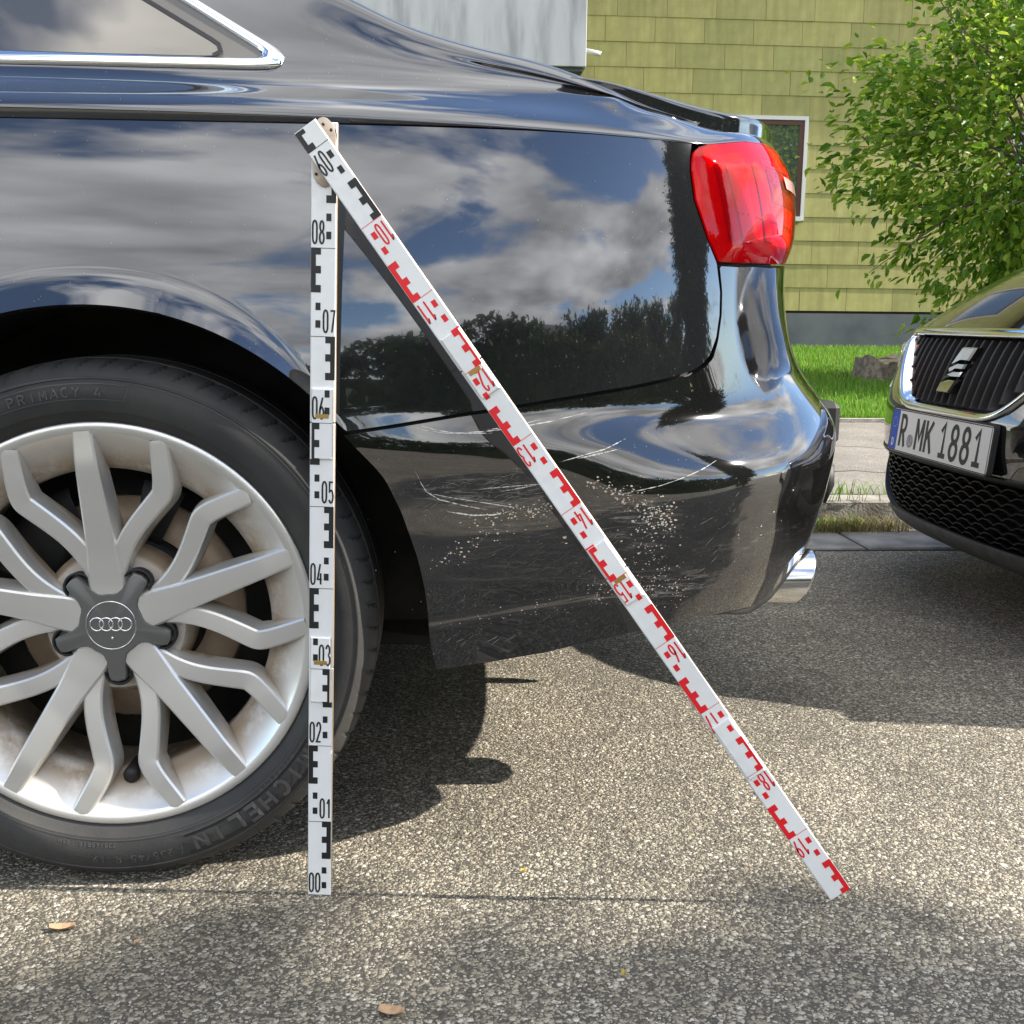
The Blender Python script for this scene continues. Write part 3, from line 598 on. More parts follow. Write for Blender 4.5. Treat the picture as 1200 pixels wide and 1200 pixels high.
def Nrm(s, z):
    e = 1e-3; a = P(s + e, z) - P(s - e, z); b = P(s, z + e) - P(s, z - e); n = np.cross(a, b)
    return n / (np.linalg.norm(n, axis=-1)[..., None] + 1e-12)
def rs(poly, n, par=None):
    p = np.array(poly, float); d = np.r_[0, np.cumsum(np.hypot(*np.diff(p, axis=0).T))]; d /= d[-1]
    u = np.linspace(0, 1, n) if par is None else par
    return np.c_[np.interp(u, d, p[:, 0]), np.interp(u, d, p[:, 1])]
def coons(top, bot, lef, rig):
    n, m_ = len(top), len(lef); u = np.linspace(0, 1, n)[:, None, None]; v = np.linspace(0, 1, m_)[None, :, None]
    T, B, Lf, R = top[:, None], bot[:, None], lef[None], rig[None]
    return (1 - v) * B + v * T + (1 - u) * Lf + u * R - ((1 - u) * (1 - v) * bot[0] + u * (1 - v) * bot[-1] + (1 - u) * v * top[0] + u * v * top[-1])
def lipped(A3, N3, sides, depth=.010):
    """turn the chosen borders of a panel inwards"""
    A = A3
    def ext(A, edge):
        return A
    B = [A]
    u0 = 'L' in sides; u1 = 'R' in sides; v0 = 'B' in sides; v1 = 'T' in sides
    def off(P_, N_): return P_ - N_ * depth
    A, N_ = A3, N3
    if u0: A = np.concatenate([off(A[:1], N_[:1]), A]); N_ = np.concatenate([N_[:1], N_])
    if u1: A = np.concatenate([A, off(A[-1:], N_[-1:])]); N_ = np.concatenate([N_, N_[-1:]])
    if v0: A = np.concatenate([off(A[:, :1], N_[:, :1]), A], 1); N_ = np.concatenate([N_[:, :1], N_], 1)
    if v1: A = np.concatenate([A, off(A[:, -1:], N_[:, -1:])], 1)
    return A
def mirror(A): B = np.array(A, float).copy(); B[..., 1] = 2 * YC - B[..., 1]; return B
def panel(name, SZ, m, sides='', lip=.010, both=True, sharp=35, parent=CAR):
    A3 = P(SZ[..., 0], SZ[..., 1]); N3 = Nrm(SZ[..., 0], SZ[..., 1]); A = lipped(A3, N3, sides, lip)
    mb = MB(); mb.grid(A); o = mb.build(name, m, parent, sharp=sharp)
    if both: mb = MB(); mb.grid(mirror(A[::2, ::2]), True); mb.build(name, m, parent, sharp=sharp)
    return o
def arch(a0, a1, n=40, r=AR): return [(WX + r * cos(radians(a)), WZ + r * sin(radians(a))) for a in np.linspace(a0, a1, n)]
TOPZ = .950
seam = [(-.131, .595), (-.046, .608), (.03, .618), (.113, .630), (.188, .640), (.262, .652), (.287, .658), (.303, .665), (.318, .677)]
# flank panel in two patches meeting above the wheel
nv = 70
right = rs([(.322, .684), (.331, .700), (.338, .730), (.339, .760), (.331, .797), (.310, .828), (.286, .876), (.280, .913), (.281, .930), (.286, TOPZ)], nv)
R_ = coons(rs([(WX, TOPZ), (.286, TOPZ)], 190), rs(arch(90, 39) + seam + [(.322, .684)], 190), rs([(WX, WZ + AR), (WX, TOPZ)], nv), right)
L_ = coons(rs([(-1.3, TOPZ), (WX, TOPZ)], 110), rs([(-1.3, .25), (-.905, .25)] + arch(189, 90), 110), rs([(-1.3, .25), (-1.3, TOPZ)], nv), rs([(WX, WZ + AR), (WX, TOPZ)], nv))
SZ = np.concatenate([L_[:-1], R_]); panel('quarter_panel', SZ, M['paint'], 'BRT')
# bumper: everything below the seam and round the tail under the lamp
g = .0045
top = rs([(-.196, .586 - g)] + [(a, b - g) for a, b in seam[:6]] + [(.290, .6525), (.309, .661), (.325, .673), (.335, .695), (.343, .730), (.344, .760), (.338, .793), (.38, .793), (.426, .795), (.491, .796), (.553, .799), (.62, .805), (.85, .815), (SEND, .815)], 260)
zb = lambda s: np.interp(s, [-.072, .0, .075, .139, .261, .35, .419, .488, .533, .576, .70, SEND], [.284, .292, .303, .318, .334, .333, .327, .334, .370, .398, .42, .43])
uu = np.linspace(0, 1, 260); sb = -.072 + (top[:, 0] + .196) * (SEND + .072) / (SEND + .196); sb = .7 * sb + .3 * (-.072 + uu * (SEND + .072))
bot = np.c_[sb, zb(sb)]
lef = rs([(-.072, .284), (-.090, .33), (-.108, .391), (-.121, .43), (-.144, .488), (-.166, .531), (-.196, .586 - g)], 90)
SB = coons(top, bot, lef, rs([(SEND, .43), (SEND, .815)], 90))
BUMP = panel('rear_bumper', SB, M['bumper'], 'BLT', .012)
# dark carrier behind the panel gaps
s_, z_ = np.meshgrid(np.linspace(-.19, SEND, 60), np.linspace(.57, .97, 24), indexing='ij')
A = P(s_, z_) - Nrm(s_, z_) * .022
mb = MB(); mb.grid(A); mb.grid(mirror(A), True); mb.build('inner_shell', M['dark'], CAR)
# bumper lower edge strip
s_ = np.linspace(.28, .72, 60); rp_ = sst(.28, .42, s_)[:, None]; e0 = P(s_, zb(s_)) ; n0 = Nrm(s_, zb(s_))
A = np.stack([e0 - n0 * .004 + np.array([0, 0, .002]), e0 - n0 * .003 + np.array([0, 0, -.012]) * rp_, e0 - n0 * .02 + np.array([0, 0, -.016]) * rp_, e0 - n0 * .06 + np.array([0, 0, -.01]) * rp_], 1)
mb = MB(); mb.grid(A, True); mb.build('bumper_edge_strip', M['trim'], CAR)
# black diffuser under the tail
s_, k_ = np.meshgrid(np.linspace(.45, SEND, 50), np.linspace(0, 1, 8), indexing='ij'); z_ = .31 + k_ * .14
A = P(s_, z_ * 0 + .42) - Nrm(s_, z_ * 0 + .42) * (.10 - .06 * k_)[..., None]; A[..., 2] = z_
mb = MB(); mb.grid(A); mb.grid(mirror(A), True); mb.build('diffuser', M['liner'], CAR)
# front flank (beyond the frame)
s_, z_ = np.meshgrid(np.linspace(-3.9, -1.3, 90), np.linspace(0, 1, 30), indexing='ij')
zbase = tab([-3.9, -3.3, -2.5, -1.2, .286, .319, .359, .407, .467, .53, 1.3], [.68, .835, .935, .950, .950, .952, .958, .965, .969, .970, .970], .012)
z_ = .25 + z_ * (zbase(s_) - .25)
A = P(s_, z_); mb = MB(); mb.grid(A); mb.grid(mirror(A), True); mb.grid([[A[0, j], mirror(A[0, j])] for j in range(30)]); mb.build('front_body', M['paint'], CAR)
# ---- shoulder, pillars, roof and deck: sections lofted from the crease inwards
band = tab([-3.9, -.6, -.4, -.19, .03, .286, 1.3], [.017, .017, .0155, .0115, .0055, .0012, .0012], .02)
zt = tab([-3.9, -3.1, -2.9, -2.3, -2.0, -1.5, -1.1, -.8, -.6, -.4, -.3, -.202, -.142, -.105, -.068, -.012, .045, .095, .147, .221, .30, .45, 1.3],
         [.80, 1.0, 1.02, 1.36, 1.42, 1.45, 1.43, 1.375, 1.305, 1.215, 1.172, 1.132, 1.103, 1.088, 1.078, 1.065, 1.056, 1.045, 1.028, 1.005, .993, .986, .986], .022)
def bspl(Cp, n):
    Cp = np.concatenate([Cp[:, :1], Cp[:, :1], Cp, Cp[:, -1:], Cp[:, -1:]], 1); m_ = Cp.shape[1] - 3
    u = np.linspace(0, m_ - 1e-6, n); i = u.astype(int); f = (u - i)[None, :, None]
    return ((1 - f) ** 3 * Cp[:, i] + (3 * f ** 3 - 6 * f ** 2 + 4) * Cp[:, i + 1] + (-3 * f ** 3 + 3 * f ** 2 + 3 * f + 1) * Cp[:, i + 2] + f ** 3 * Cp[:, i + 3]) / 6
def base_dir(s, z):
    B = P(s, z); cx = np.where(B[:, 0] < .12, B[:, 0], .12 + (B[:, 0] - .12) * .25)
    D = np.c_[cx, np.full(len(s), YC)] - B[:, :2]; Dt = np.hypot(*D.T)
    return B, D / Dt[:, None], Dt
def loft(s, ctrl, n, base_z):
    B, dr, Dt = base_dir(s, base_z)
    C = np.stack([np.stack([B[:, 0] + dr[:, 0] * np.minimum(d, Dt), B[:, 1] + dr[:, 1] * np.minimum(d, Dt), z * np.ones(len(s))], -1) for d, z in ctrl(Dt)], 1)
    return bspl(C, n)
sc_ = np.r_[np.linspace(-3.9, -1.3, 60)[:-1], np.linspace(-1.3, .75, 260)[:-1], np.linspace(.75, SEND, 20)]
zb_, zc_, zt_ = zbase(sc_), zbase(sc_) + band(sc_), zt(sc_)
bf = sst(.05, .30, sc_)                      # flank section -> tail corner section
zbelt = np.minimum(zc_ + .056, zt_ - .010)
def ctrl(Dt):
    k = []
    k += [(.004, zb_), (.002, zb_ + .001), (-.0015, zc_ - .004), (-.0005, zc_), (.004, zc_ + .0055)]
    k += [(.024 - .006 * bf, zc_ + .020 - .004 * bf), (.055 - .02 * bf, np.minimum(zc_ + .037, zt_ - .012))]
    k += [(.081 - .03 * bf, zbelt), (.089 - .025 * bf + .15 * (zt_ - zbelt), zbelt + .3 * (zt_ - zbelt))]
    dt = .085 - .012 * bf + .5 * np.clip(zt_ - 1.02, 0, 1)
    k += [(.087 - .02 * bf + .32 * (zt_ - zbelt), zbelt + .62 * (zt_ - zbelt)), (dt - .008, zt_ - .018 * (1 - bf)), (dt, zt_ - .001), (dt + .012, zt_ + .005), (dt + .08, zt_ + .016), (.45 + 0 * dt, zt_ + .028), (Dt * .95, zt_ + .034), (Dt, zt_ + .034)]
    return k
UP = loft(sc_, ctrl, 110, zb_)
mb = MB(); mb.grid(UP); o = mb.build('upper_body', M['paint'], CAR)
mb = MB(); mb.grid(mirror(UP[::2, ::2]), True); mb.build('upper_body', M['paint'], CAR)
# boot lid with ducktail edge
sl = np.r_[np.linspace(.11, .80, 130)[:-1], np.linspace(.80, SEND, 14)]
zl = tab([.0, .11, .15, .236, .33, .39, 1.3], [1.045, 1.036, 1.036, 1.0265, 1.013, 1.008, 1.012], .02)(sl); d0 = .088 - .072 * sst(.22, .52, sl); zlo = zt(sl) - .035 * sst(.12, .4, sl) - .004
ri = .004 + .010 * sst(.1, .4, sl)
def ctl(Dt): return [(d0 + .006, zlo), (d0 + .004, zlo + .3 * (zl - zlo)), (d0 + .003, zl - ri), (d0 + .002, zl - .5 * ri), (d0 + .004, zl - .001), (d0 + .012, zl + .001), (d0 + .05, zl + .002), (.4 + 0 * zl, zl + .010), (Dt, zl + .016)]
LID = loft(sl, ctl, 50, zbase(sl)); mb = MB(); mb.grid(LID); mb.grid(mirror(LID), True); mb.build('boot_lid', M['paint'], CAR)
# ---- side window
def yglass(x, z): return .2 + .5 * (z - 1.02)
iw = [i for i in range(len(sc_)) if -1.5 < sc_[i] < -.1]
def glass_pt(x, z, off):
    """point on the lofted window plane, moved outwards by off"""
    i = np.interp(x, sc_, np.arange(len(sc_))); i0 = int(min(max(i, 0), len(sc_) - 2)); f = i - i0
    c = UP[i0] * (1 - f) + UP[i0 + 1] * f; j = slice(25, 80)
    zz = np.maximum.accumulate(c[j, 2]); y = np.interp(z, zz, c[j, 1])
    return (x, y - off * .894, z + off * .447)
chO = [(-1.25, 1.030), (-.70, 1.0278), (-.64, 1.027), (-.3211, 1.0273), (-.2975, 1.029), (-.286, 1.0362), (-.2832, 1.0455), (-.2925, 1.0569), (-.4033, 1.1249), (-.461, 1.1605), (-.60, 1.235), (-.80, 1.318)]
chI = [(-1.25, 1.0445), (-.7048, 1.0437), (-.6418, 1.0440), (-.3864, 1.0414), (-.3187, 1.0418), (-.3110, 1.0440), (-.3095, 1.0475), (-.3140, 1.0522), (-.4364, 1.1288), (-.494, 1.1645), (-.625, 1.233), (-.82, 1.312)]
def strip(o_, i_, n=150):
    a, b = rs(o_, n), rs(i_, n); A = []
    for k in range(n):
        row = []
        for w, h in ((0, .0005), (.08, .004), (.35, .0075), (.65, .008), (.92, .0055), (1, .001)):
            q = a[k] * (1 - w) + b[k] * w; row.append(glass_pt(q[0], q[1], h))
        A.append(row)
    return np.array(A)
gp = [(-1.25, 1.044), (-.70, 1.0440), (-.3187, 1.0420), (-.3105, 1.046), (-.4364, 1.1285), (-.60, 1.22), (-.80, 1.306), (-1.25, 1.33)]
def fillpoly(poly, off, name, m, parent, n=60):
    t_ = rs(poly, n); c = t_.mean(0); A = np.array([[glass_pt(*(c + (p - c) * k), off) for k in (1, .85, .6, .3, .02)] for p in np.r_[t_, t_[:1]]]); mb = MB(); mb.grid(A); return mb.build(name, m, parent)
# rows between lower and upper edge keep the pane flat
def band_fill(lo, hi, off, name, m, parent, n=90, mid=8):
    a, b = rs(lo, n), rs(hi, n); A = np.array([[glass_pt(*(a[i] * (1 - w) + b[i] * w), off) for w in np.linspace(0, 1, mid)] for i in range(n)]); mb = MB(); mb.grid(A); return mb.build(name, m, parent)
W_ = band_fill([(-1.25, 1.040), (-.3110, 1.040)], [(-1.25, 1.36), (-.82, 1.312), (-.625, 1.233), (-.4364, 1.1295), (-.3140, 1.0525), (-.3105, 1.047)], .0022, 'side_window', M['pillar'], CAR)
band_fill([(-1.25, 1.0425), (-.3865, 1.0425), (-.3725, 1.0432)], [(-1.25, 1.34), (-.86, 1.297), (-.69, 1.240), (-.5431, 1.1640), (-.4739, 1.1240), (-.3690, 1.0608), (-.3632, 1.0535), (-.3655, 1.0470)], .0040, 'pane', M['glass'], W_)
# thin rubber line round the pane
mb = MB(); edge = [(-.86, 1.297), (-.69, 1.240), (-.5431, 1.1640), (-.4739, 1.1240), (-.3690, 1.0608), (-.3625, 1.0530), (-.3650, 1.0455), (-.3725, 1.0432)]
ribbon(mb, [tuple(q) for q in rs(edge, 50)], .0028, lambda a, b, l: glass_pt(a, b, .0046)); mb.build('rubber_seal', M['dark'], W_)
A = strip(chO, chI); mb = MB(); mb.grid(A, True); mb.build('chrome_trim', M['chrome'], W_)
# far-side glass and screens follow the same shell
mb = MB(); A = np.array([[mirror(np.array(glass_pt(x, z, .003))) for z in np.linspace(1.04, zt(x) - .06, 8)] for x in np.linspace(-2.3, -.42, 30)]); mb.grid(A, True); mb.build('side_window', M['glass'], CAR)
# ---- tail lamp
lt = rs([(.284, .926), (.287, .937), (.296, .9445), (.319, .951), (.359, .957), (.407, .964), (.467, .968), (.533, .969), (.62, .966), (.85, .958)], 110)
lb = rs([(.335, .7985), (.38, .7985), (.426, .8005), (.491, .8015), (.553, .8045), (.60, .808), (.64, .816), (.85, .822)], 110)
ll = rs([(.335, .7985), (.314, .828), (.290, .876), (.284, .913), (.284, .926)], 50); lr = rs([(.85, .822), (.85, .958)], 50)
SL = coons(lt, lb, ll, lr); NL = Nrm(SL[..., 0], SL[..., 1])
def edge_d(n, m_):
    u = np.linspace(0, 1, n)[:, None]; v = np.linspace(0, 1, m_)[None]
    return np.minimum(np.minimum(u * 8, 1), np.minimum(np.minimum(v, 1 - v) * 4, 1))
ed_ = edge_d(110, 50); ed_ = ed_ * (2 - ed_)
LP_ = P(SL[..., 0], SL[..., 1])
A = LP_ + NL * (.0045 * ed_ - .001)[..., None]
for far in (0, 1):
    fx = (lambda q: mirror(q)) if far else (lambda q: q)
    mb = MB(); mb.grid(fx(A), bool(far)); TL = mb.build('tail_lamp', M['lampback'], CAR)
    mb = MB(); B_ = LP_ + NL * (.0022 + .0075 * ed_)[..., None]; B_ = lipped(B_, NL, 'BLT', .014); mb.grid(fx(B_), bool(far)); mb.build('lens', M['redlens'], TL, sharp=60)
    if far: continue
    def patch(name, pts, m, off=.0048, n=24):
        """pts: lower polyline, upper polyline in (s, z)"""
        a, b = rs(pts[0], n), rs(pts[1], n); q = np.stack([a * (1 - w) + b * w for w in np.linspace(0, 1, 10)], 1)
        mb = MB(); mb.grid(P(q[..., 0], q[..., 1]) + Nrm(q[..., 0], q[..., 1]) * off); return mb.build(name, m, TL)
    patch('side_marker_strip', ([(.352, .826), (.364, .826)], [(.322, .925), (.332, .925)]), M['lampstripe'])
    patch('light_bar', ([(.385, .826), (.425, .826)], [(.345, .926), (.385, .930)]), M['lamppink'], .0056)
    patch('light_bar', ([(.45, .828), (.475, .828)], [(.41, .935), (.43, .935)]), M['lampstripe'], .0056)
    patch('dark_cells', ([(.475, .885), (.66, .885)], [(.455, .932), (.66, .932)]), M['lampdark'], .0050)
    patch('pale_strip', ([(.445, .934), (.65, .934)], [(.440, .943), (.65, .943)]), M['lamppink'], .0056)
    patch('reverse_window', ([(.525, .908), (.66, .906)], [(.515, .924), (.66, .923)]), M['lampclear'], .0112)
    patch('cell_divider', ([(.37, .862), (.66, .852)], [(.37, .865), (.66, .855)]), M['lampstripe'], .0056)
# ---- exhaust, tail trim, floor
mb = MB(); nA = 28; rings = []
for (xo, k, w) in ((.20, .97, 0), (.43, .97, .8), (.4665, 1., 1), (.470, .99, 1), (.4665, .92, 1), (.30, .90, .6)):
    rings.append([(xo + w * .36 * (.043 * sin(a)), .36 + .055 * k * cos(a) * (1 if abs(cos(a)) < .99 else 1), .332 + .043 * k * sin(a)) for a in np.linspace(0, 2 * pi, nA + 1)])
mb.grid(rings); mb.build('exhaust_tip', M['chrome_b'], CAR)
mb = MB(); mb.bevbox((.575, .79, .485), (.672, .88, .570), .012); mb.build('rear_trim_block', M['dark'], CAR, sharp=30)
mb = MB(); mb.bevbox((.57, .80, .445), (.655, .88, .478), .010); mb.build('rear_trim_block', M['trim'], CAR, sharp=30)
mb = MB(); mb.tube([(.648, .80, .447), (.650, .80, .41), (.644, .80, .375)], [.018, .018, .010], 12); mb.build('towing_eye_cover', M['dark'], CAR)
mb = MB(); mb.box((-3.7, .14, .23), (-.93, 1.79, .27)); mb.box((-.93, .34, .23), (-.09, 1.59, .27)); mb.box((-.09, .22, .335), (.22, 1.71, .36)); mb.build('floor_pan', M['liner'], CAR, smooth=False)
for y0, y1 in ((.085, .34), (1.845, 1.59)):
    mb = MB()
    A = [[(WX + (AR + .004) * cos(a), y, WZ + (AR + .004) * sin(a)) for y in np.linspace(y0, y1, 6)] for a in np.linspace(radians(-4), radians(184), 60)]; mb.grid(A)
    c = [(WX + .42 * cos(a), y1, max(.24, WZ + .42 * sin(a))) for a in np.linspace(0, pi, 39)] + [(WX - .42, y1, .24)][:1]; c = c[:39] + [(WX, y1, .24)]; c = [(WX + .42, y1, .24)] + c[:39]; mb.add(c, [tuple(range(40))]); mb.build('arch_liner', M['liner'], CAR)
mb = MB(); mb.tube([(WX, .20, WZ), (WX, 1.73, WZ)], .05, 12); mb.build('rear_axle', M['dark'], CAR)

# ---- wheel: alloy with five three-spoke groups
def lathe(prof, n, fn=None, a0=0, a1=2 * pi):
    A = []
    for a in np.linspace(a0, a1, n + 1):
        A.append([(r_ * cos(a), y, r_ * sin(a)) for (r_, y) in (prof if fn is None else fn(a))])
    return np.array(A)
mb = MB()
mb.grid(lathe([(.2585, .090), (.2592, .064), (.2585, .0605), (.2565, .0590), (.2530, .0590), (.2465, .0602), (.2445, .0618), (.2400, .0665), (.2220, .0790), (.2060, .0890), (.1985, .0960), (.1965, .1100), (.2050, .1600), (.2150, .27)], 160))
WHEEL = mb.build('wheel', M['alloy'], CAR, sharp=40); WHEEL.location = (WX, 0, WZ)
def spoke(path, hw, face, depth, flare):
    """swept bar; path in polar (r, deg)"""
    pts = [np.array((r_ * cos(radians(a)), r_ * sin(radians(a)))) for r_, a in path]; n = len(pts); A = []
    for i in range(n):
        t = pts[min(i + 1, n - 1)] - pts[max(i - 1, 0)]; t /= np.hypot(*t); q = np.array((-t[1], t[0])); w = hw[i]; yf = face[i]; r_ = path[i][0]
        row = []
        for k, y in ((-w - flare[i], yf + depth[i]), (-w - .0012, yf + .006), (-w, yf + .0022), (-w + .0025, yf), (0, yf - .0002), (w - .0025, yf), (w, yf + .0022), (w + .0012, yf + .006), (w + flare[i], yf + depth[i])):
            p = pts[i] + q * k; row.append((p[0], y, p[1]))
        A.append(row)
    return np.array(A)
def smooth_path(ctrl, n):
    P_ = np.array(ctrl, float); return [tuple(q) for q in bspl(P_[None], n)[0]]
fy = lambda r_: float(np.interp(r_, [.05, .09, .15, .21, .245, .26], [.086, .082, .073, .064, .0600, .0596]))
for kx in range(5):
    ga = 94 + 72 * kx
    rr = np.linspace(.040, .2480, 28)
    mb = MB(); mb.grid(spoke([(r_, ga) for r_ in rr], [np.interp(r_, [.06, .10, .25], [.0225, .0180, .0118]) for r_ in rr], [fy(r_) - .004 * (1 - sst(.20, .25, r_)) for r_ in rr], [np.interp(r_, [.06, .12, .2, .25], [.02, .036, .030, .004]) for r_ in rr], [np.interp(r_, [.06, .2, .25], [.006, .004, .001]) for r_ in rr]), True)
    mb.build('spoke', M['alloy'], WHEEL, sharp=28)
    mb = MB(); A = []
    for da in np.linspace(-1, 1, 13):
        row = []
        for r_ in (.036, .045, .06, .08, .10, .108):
            aa = radians(ga + da * np.interp(r_, [.036, .06, .108], [25, 19, 15])); row.append((r_ * cos(aa), fy(r_) + .0055 + .012 * max(0, abs(da) - .8) / .2, r_ * sin(aa)))
        A.append(row)
    mb.grid(A, True); mb.build('spoke_root', M['alloy'], WHEEL)
    for sgn in (-1, 1):
        pth = smooth_path([(.058, ga + sgn * 11), (.085, ga + sgn * 13), (.115, ga + sgn * 17.5), (.15, ga + sgn * 23.5), (.178, ga + sgn * 27.0), (.186, ga + sgn * 27.5), (.200, ga + sgn * 26.2), (.225, ga + sgn * 23.3), (.2475, ga + sgn * 21.3), (.2480, ga + sgn * 21.25)], 44)
        mb = MB(); mb.grid(spoke(pth, [np.interp(r_, [.07, .13, .19, .25], [.0118, .0118, .0128, .0112]) for r_, a in pth], [fy(r_) for r_, a in pth], [np.interp(r_, [.07, .12, .2, .25], [.02, .036, .030, .004]) for r_, a in pth], [np.interp(r_, [.07, .2, .25], [.004, .004, .001]) for r_, a in pth]), True)
        mb.build('spoke', M['alloy'], WHEEL, sharp=28)
# hub plate, bolt pockets and five-armed cap
mb = MB(); mb.grid(lathe([(.003, .098), (.060, .098), (.088, .100), (.097, .112), (.098, .14)], 80)); mb.build('hub', M['alloy'], WHEEL, sharp=40)
for kx in range(5):
    a = radians(94 + 36 + 72 * kx); c = (.062 * cos(a), .062 * sin(a))
    mb = MB(); A = []
    for q in np.linspace(0, 2 * pi, 25): A.append([(c[0] + r_ * cos(q), y, c[1] + r_ * sin(q)) for r_, y in ((.0185, .1), (.0195, .086), (.0178, .0845), (.0160, .086), (.0150, .1))])
    mb.grid(A); mb.build('bolt_pocket', M['dark'], WHEEL)
pts = []
for kx in range(5):
    a = 94 + 36 + 72 * kx
    for d, r_ in ((-36, .0405), (-27, .0405), (-20, .0425), (-13.5, .050), (-9.2, .069), (-7.0, .0735), (0, .075), (7.0, .0735), (9.2, .069), (13.5, .050), (20, .0425), (27, .0405)): pts.append((r_ * cos(radians(a + d)), r_ * sin(radians(a + d))))
mb = MB(); n = len(pts)
mb.add([(0, .0790, 0)] + [(x * .98, .0795, z) for x, z in [(p[0] * .97, p[1] * .97) for p in pts]] + [(x, .0815, z) for x, z in pts] + [(x, .094, z) for x, z in pts], [(0, 1 + i, 1 + (i + 1) % n) for i in range(n)] + [(1 + i, 1 + n + i, 1 + n + (i + 1) % n, 1 + (i + 1) % n) for i in range(n)] + [(1 + n + i, 1 + 2 * n + i, 1 + 2 * n + (i + 1) % n, 1 + n + (i + 1) % n) for i in range(n)])
CAP = mb.build('centre_cap', M['cap'], WHEEL, sharp=40)
def torus(mb, cx, cz, R, r_, y, n=40, m_=8):
    A = [[(cx + (R + r_ * cos(b)) * cos(a), y + r_ * .7 * sin(b), cz + (R + r_ * cos(b)) * sin(a)) for b in np.linspace(0, 2 * pi, m_ + 1)] for a in np.linspace(0, 2 * pi, n + 1)]; mb.grid(A)
mb = MB(); torus(mb, 0, 0, .0310, .0007, .0790)
for i in range(4): torus(mb, -.0175 + i * .0117, .0015, .0083, .0010, .0788 - .0003 * (i % 2), 28)
mb.tube([(.001, .0785, -.0165), (.001, .080, -.0165)], .0016, 10); mb.build('ring_emblem', M['chrome'], WHEEL)
mb = MB(); a = radians(-86); mb.tube([(.196 * cos(a), .12, .196 * sin(a)), (.203 * cos(a), .085, .203 * sin(a)), (.204 * cos(a), .080, .204 * sin(a))], [.006, .011, .009], 12); mb.build('valve_cap', M['dark'], WHEEL)
mb = MB(); mb.grid(lathe([(.060, .150), (.100, .150), (.102, .166)], 60)); mb.build('disc_hat', M['dark'], WHEEL)
mb = MB(); mb.grid(lathe([(.103, .168), (.150, .168), (.152, .19)], 90)); mb.build('brake_disc', M['disc'], WHEEL)
mb = MB(); mb.grid(lathe([(.153, .172), (.214, .200)], 60)); mb.build('back_plate', M['liner'], WHEEL)
for a0, a1 in ((62, 80), (112, 160), (232, 252)):
    mb = MB(); A = [[(r_ * cos(radians(a)), y, r_ * sin(radians(a))) for r_, y in ((.100, .166), (.100, .150), (.112, .142), (.165, .142), (.178, .150), (.178, .19))] for a in np.linspace(a0, a1, 14)]; mb.grid(A); mb.build('brake_caliper', M['dark'], WHEEL, sharp=40)
# tyre with shoulder grooves cut into the tread
TP = [(.2570, .0660), (.2600, .0620), (.2650, .0570), (.2720, .0520), (.2730, .0505), (.2860, .0455), (.2990, .0445), (.3110, .0468), (.3118, .0455), (.3135, .0458), (.3140, .0480), (.3200, .0530), (.3255, .0595), (.3290, .0660), (.3318, .0760), (.3335, .0880), (.3340, .0900), (.3342, .0980), (.3270, .0985), (.3270, .1060), (.3348, .1065), (.3355, .14), (.3355, .152), (.3280, .1525), (.3280, .160), (.3355, .1605), (.3350, .21), (.3318, .238), (.3200, .262), (.30, .272), (.26, .262)]
def tyre_fn(a):
    q = (a * 70 / (2 * pi)) % 1.; out = []
    for i, (r_, y) in enumerate(TP):
        sh = .35 * (y - .06) / .04
        g = (q + sh) % 1.
        if 12 <= i <= 17 and g < .13: r_ = r_ - .0045 * min(1, (i - 11) / 2.)
        out.append((r_, y))
    return out
mb = MB(); mb.grid(lathe(None, 700, tyre_fn)); TY = mb.build('tyre', M['rubber'], WHEEL, sharp=35)
def polar(rc, adeg, up=0.):
    """text frame on the sidewall: x clockwise, y outwards"""
    def fn(x, y, l):
        r_ = rc + y; a = radians(adeg) - x / rc; yy = np.interp(r_, [p[0] for p in TP[:11]], [p[1] for p in TP[:11]]) - .0011 - l - up
        return (r_ * cos(a), yy, r_ * sin(a))
    return fn
def sidewall(s, rc, adeg, w, h, gap, hw, up=0.):
    mb = MB(); tw = len(s) * (w + gap) - gap; text(mb, s, -tw / 2, 0, w, h, gap, hw, polar(rc, adeg, up)); mb.build('sidewall_lettering', M['rubber_text'], TY, smooth=False)
sidewall('PRIMACY 4', .2905, 98, .0085, .0115, .0042, .0010)
mb = MB(); ribbon(mb, [(-(radians(a) - radians(-51)) * .296, 0) for a in np.linspace(-72, -30, 60)], .0135, polar(.296, -51)); mb.build('smooth_band', M['rubber_band'], TY, smooth=False)
sidewall('MICHELIN', .2855, -51, .0175, .0205, .0070, .0024, .0008)
sidewall('235/45 R 19', .2945, -85.5, .0062, .0095, .0032, .0009)
sidewall('DOT 235/45R19 95H'.replace('DOT ', '').replace(' ', '  '), .2785, -97, .0036, .0050, .0016, .0005)
sidewall('MICHELIN', .2770, -42, .0045, .0050, .004, .0005)
mb = MB()
for (rc, a0, a1) in ((.2875, 82, 113), (.3060, 82, 113), (.2810, -73, -29), (.3105, -73, -29), (.2755, -130, 20), (.3095, 25, 80)):
    ribbon(mb, [(-(radians(a) - radians(a0)) * rc, 0) for a in np.linspace(a0, a1, 60)], .0005, polar(rc, a0))
for adeg in (82, 113, -73, -29): ribbon(mb, [(0, 0), (.004, .018)], .0005, polar(.288, adeg))
mb.build('sidewall_rib', M['rubber_text'], TY, smooth=False)
for (x, far) in ((WX, 1), (-3.30, 0), (-3.30, 1)):
    w2 = copy_tree(WHEEL, CAR); w2.location = (x, 2 * YC if far else -.012, WZ); w2.rotation_euler = (0, 0, pi if far else 0)
    
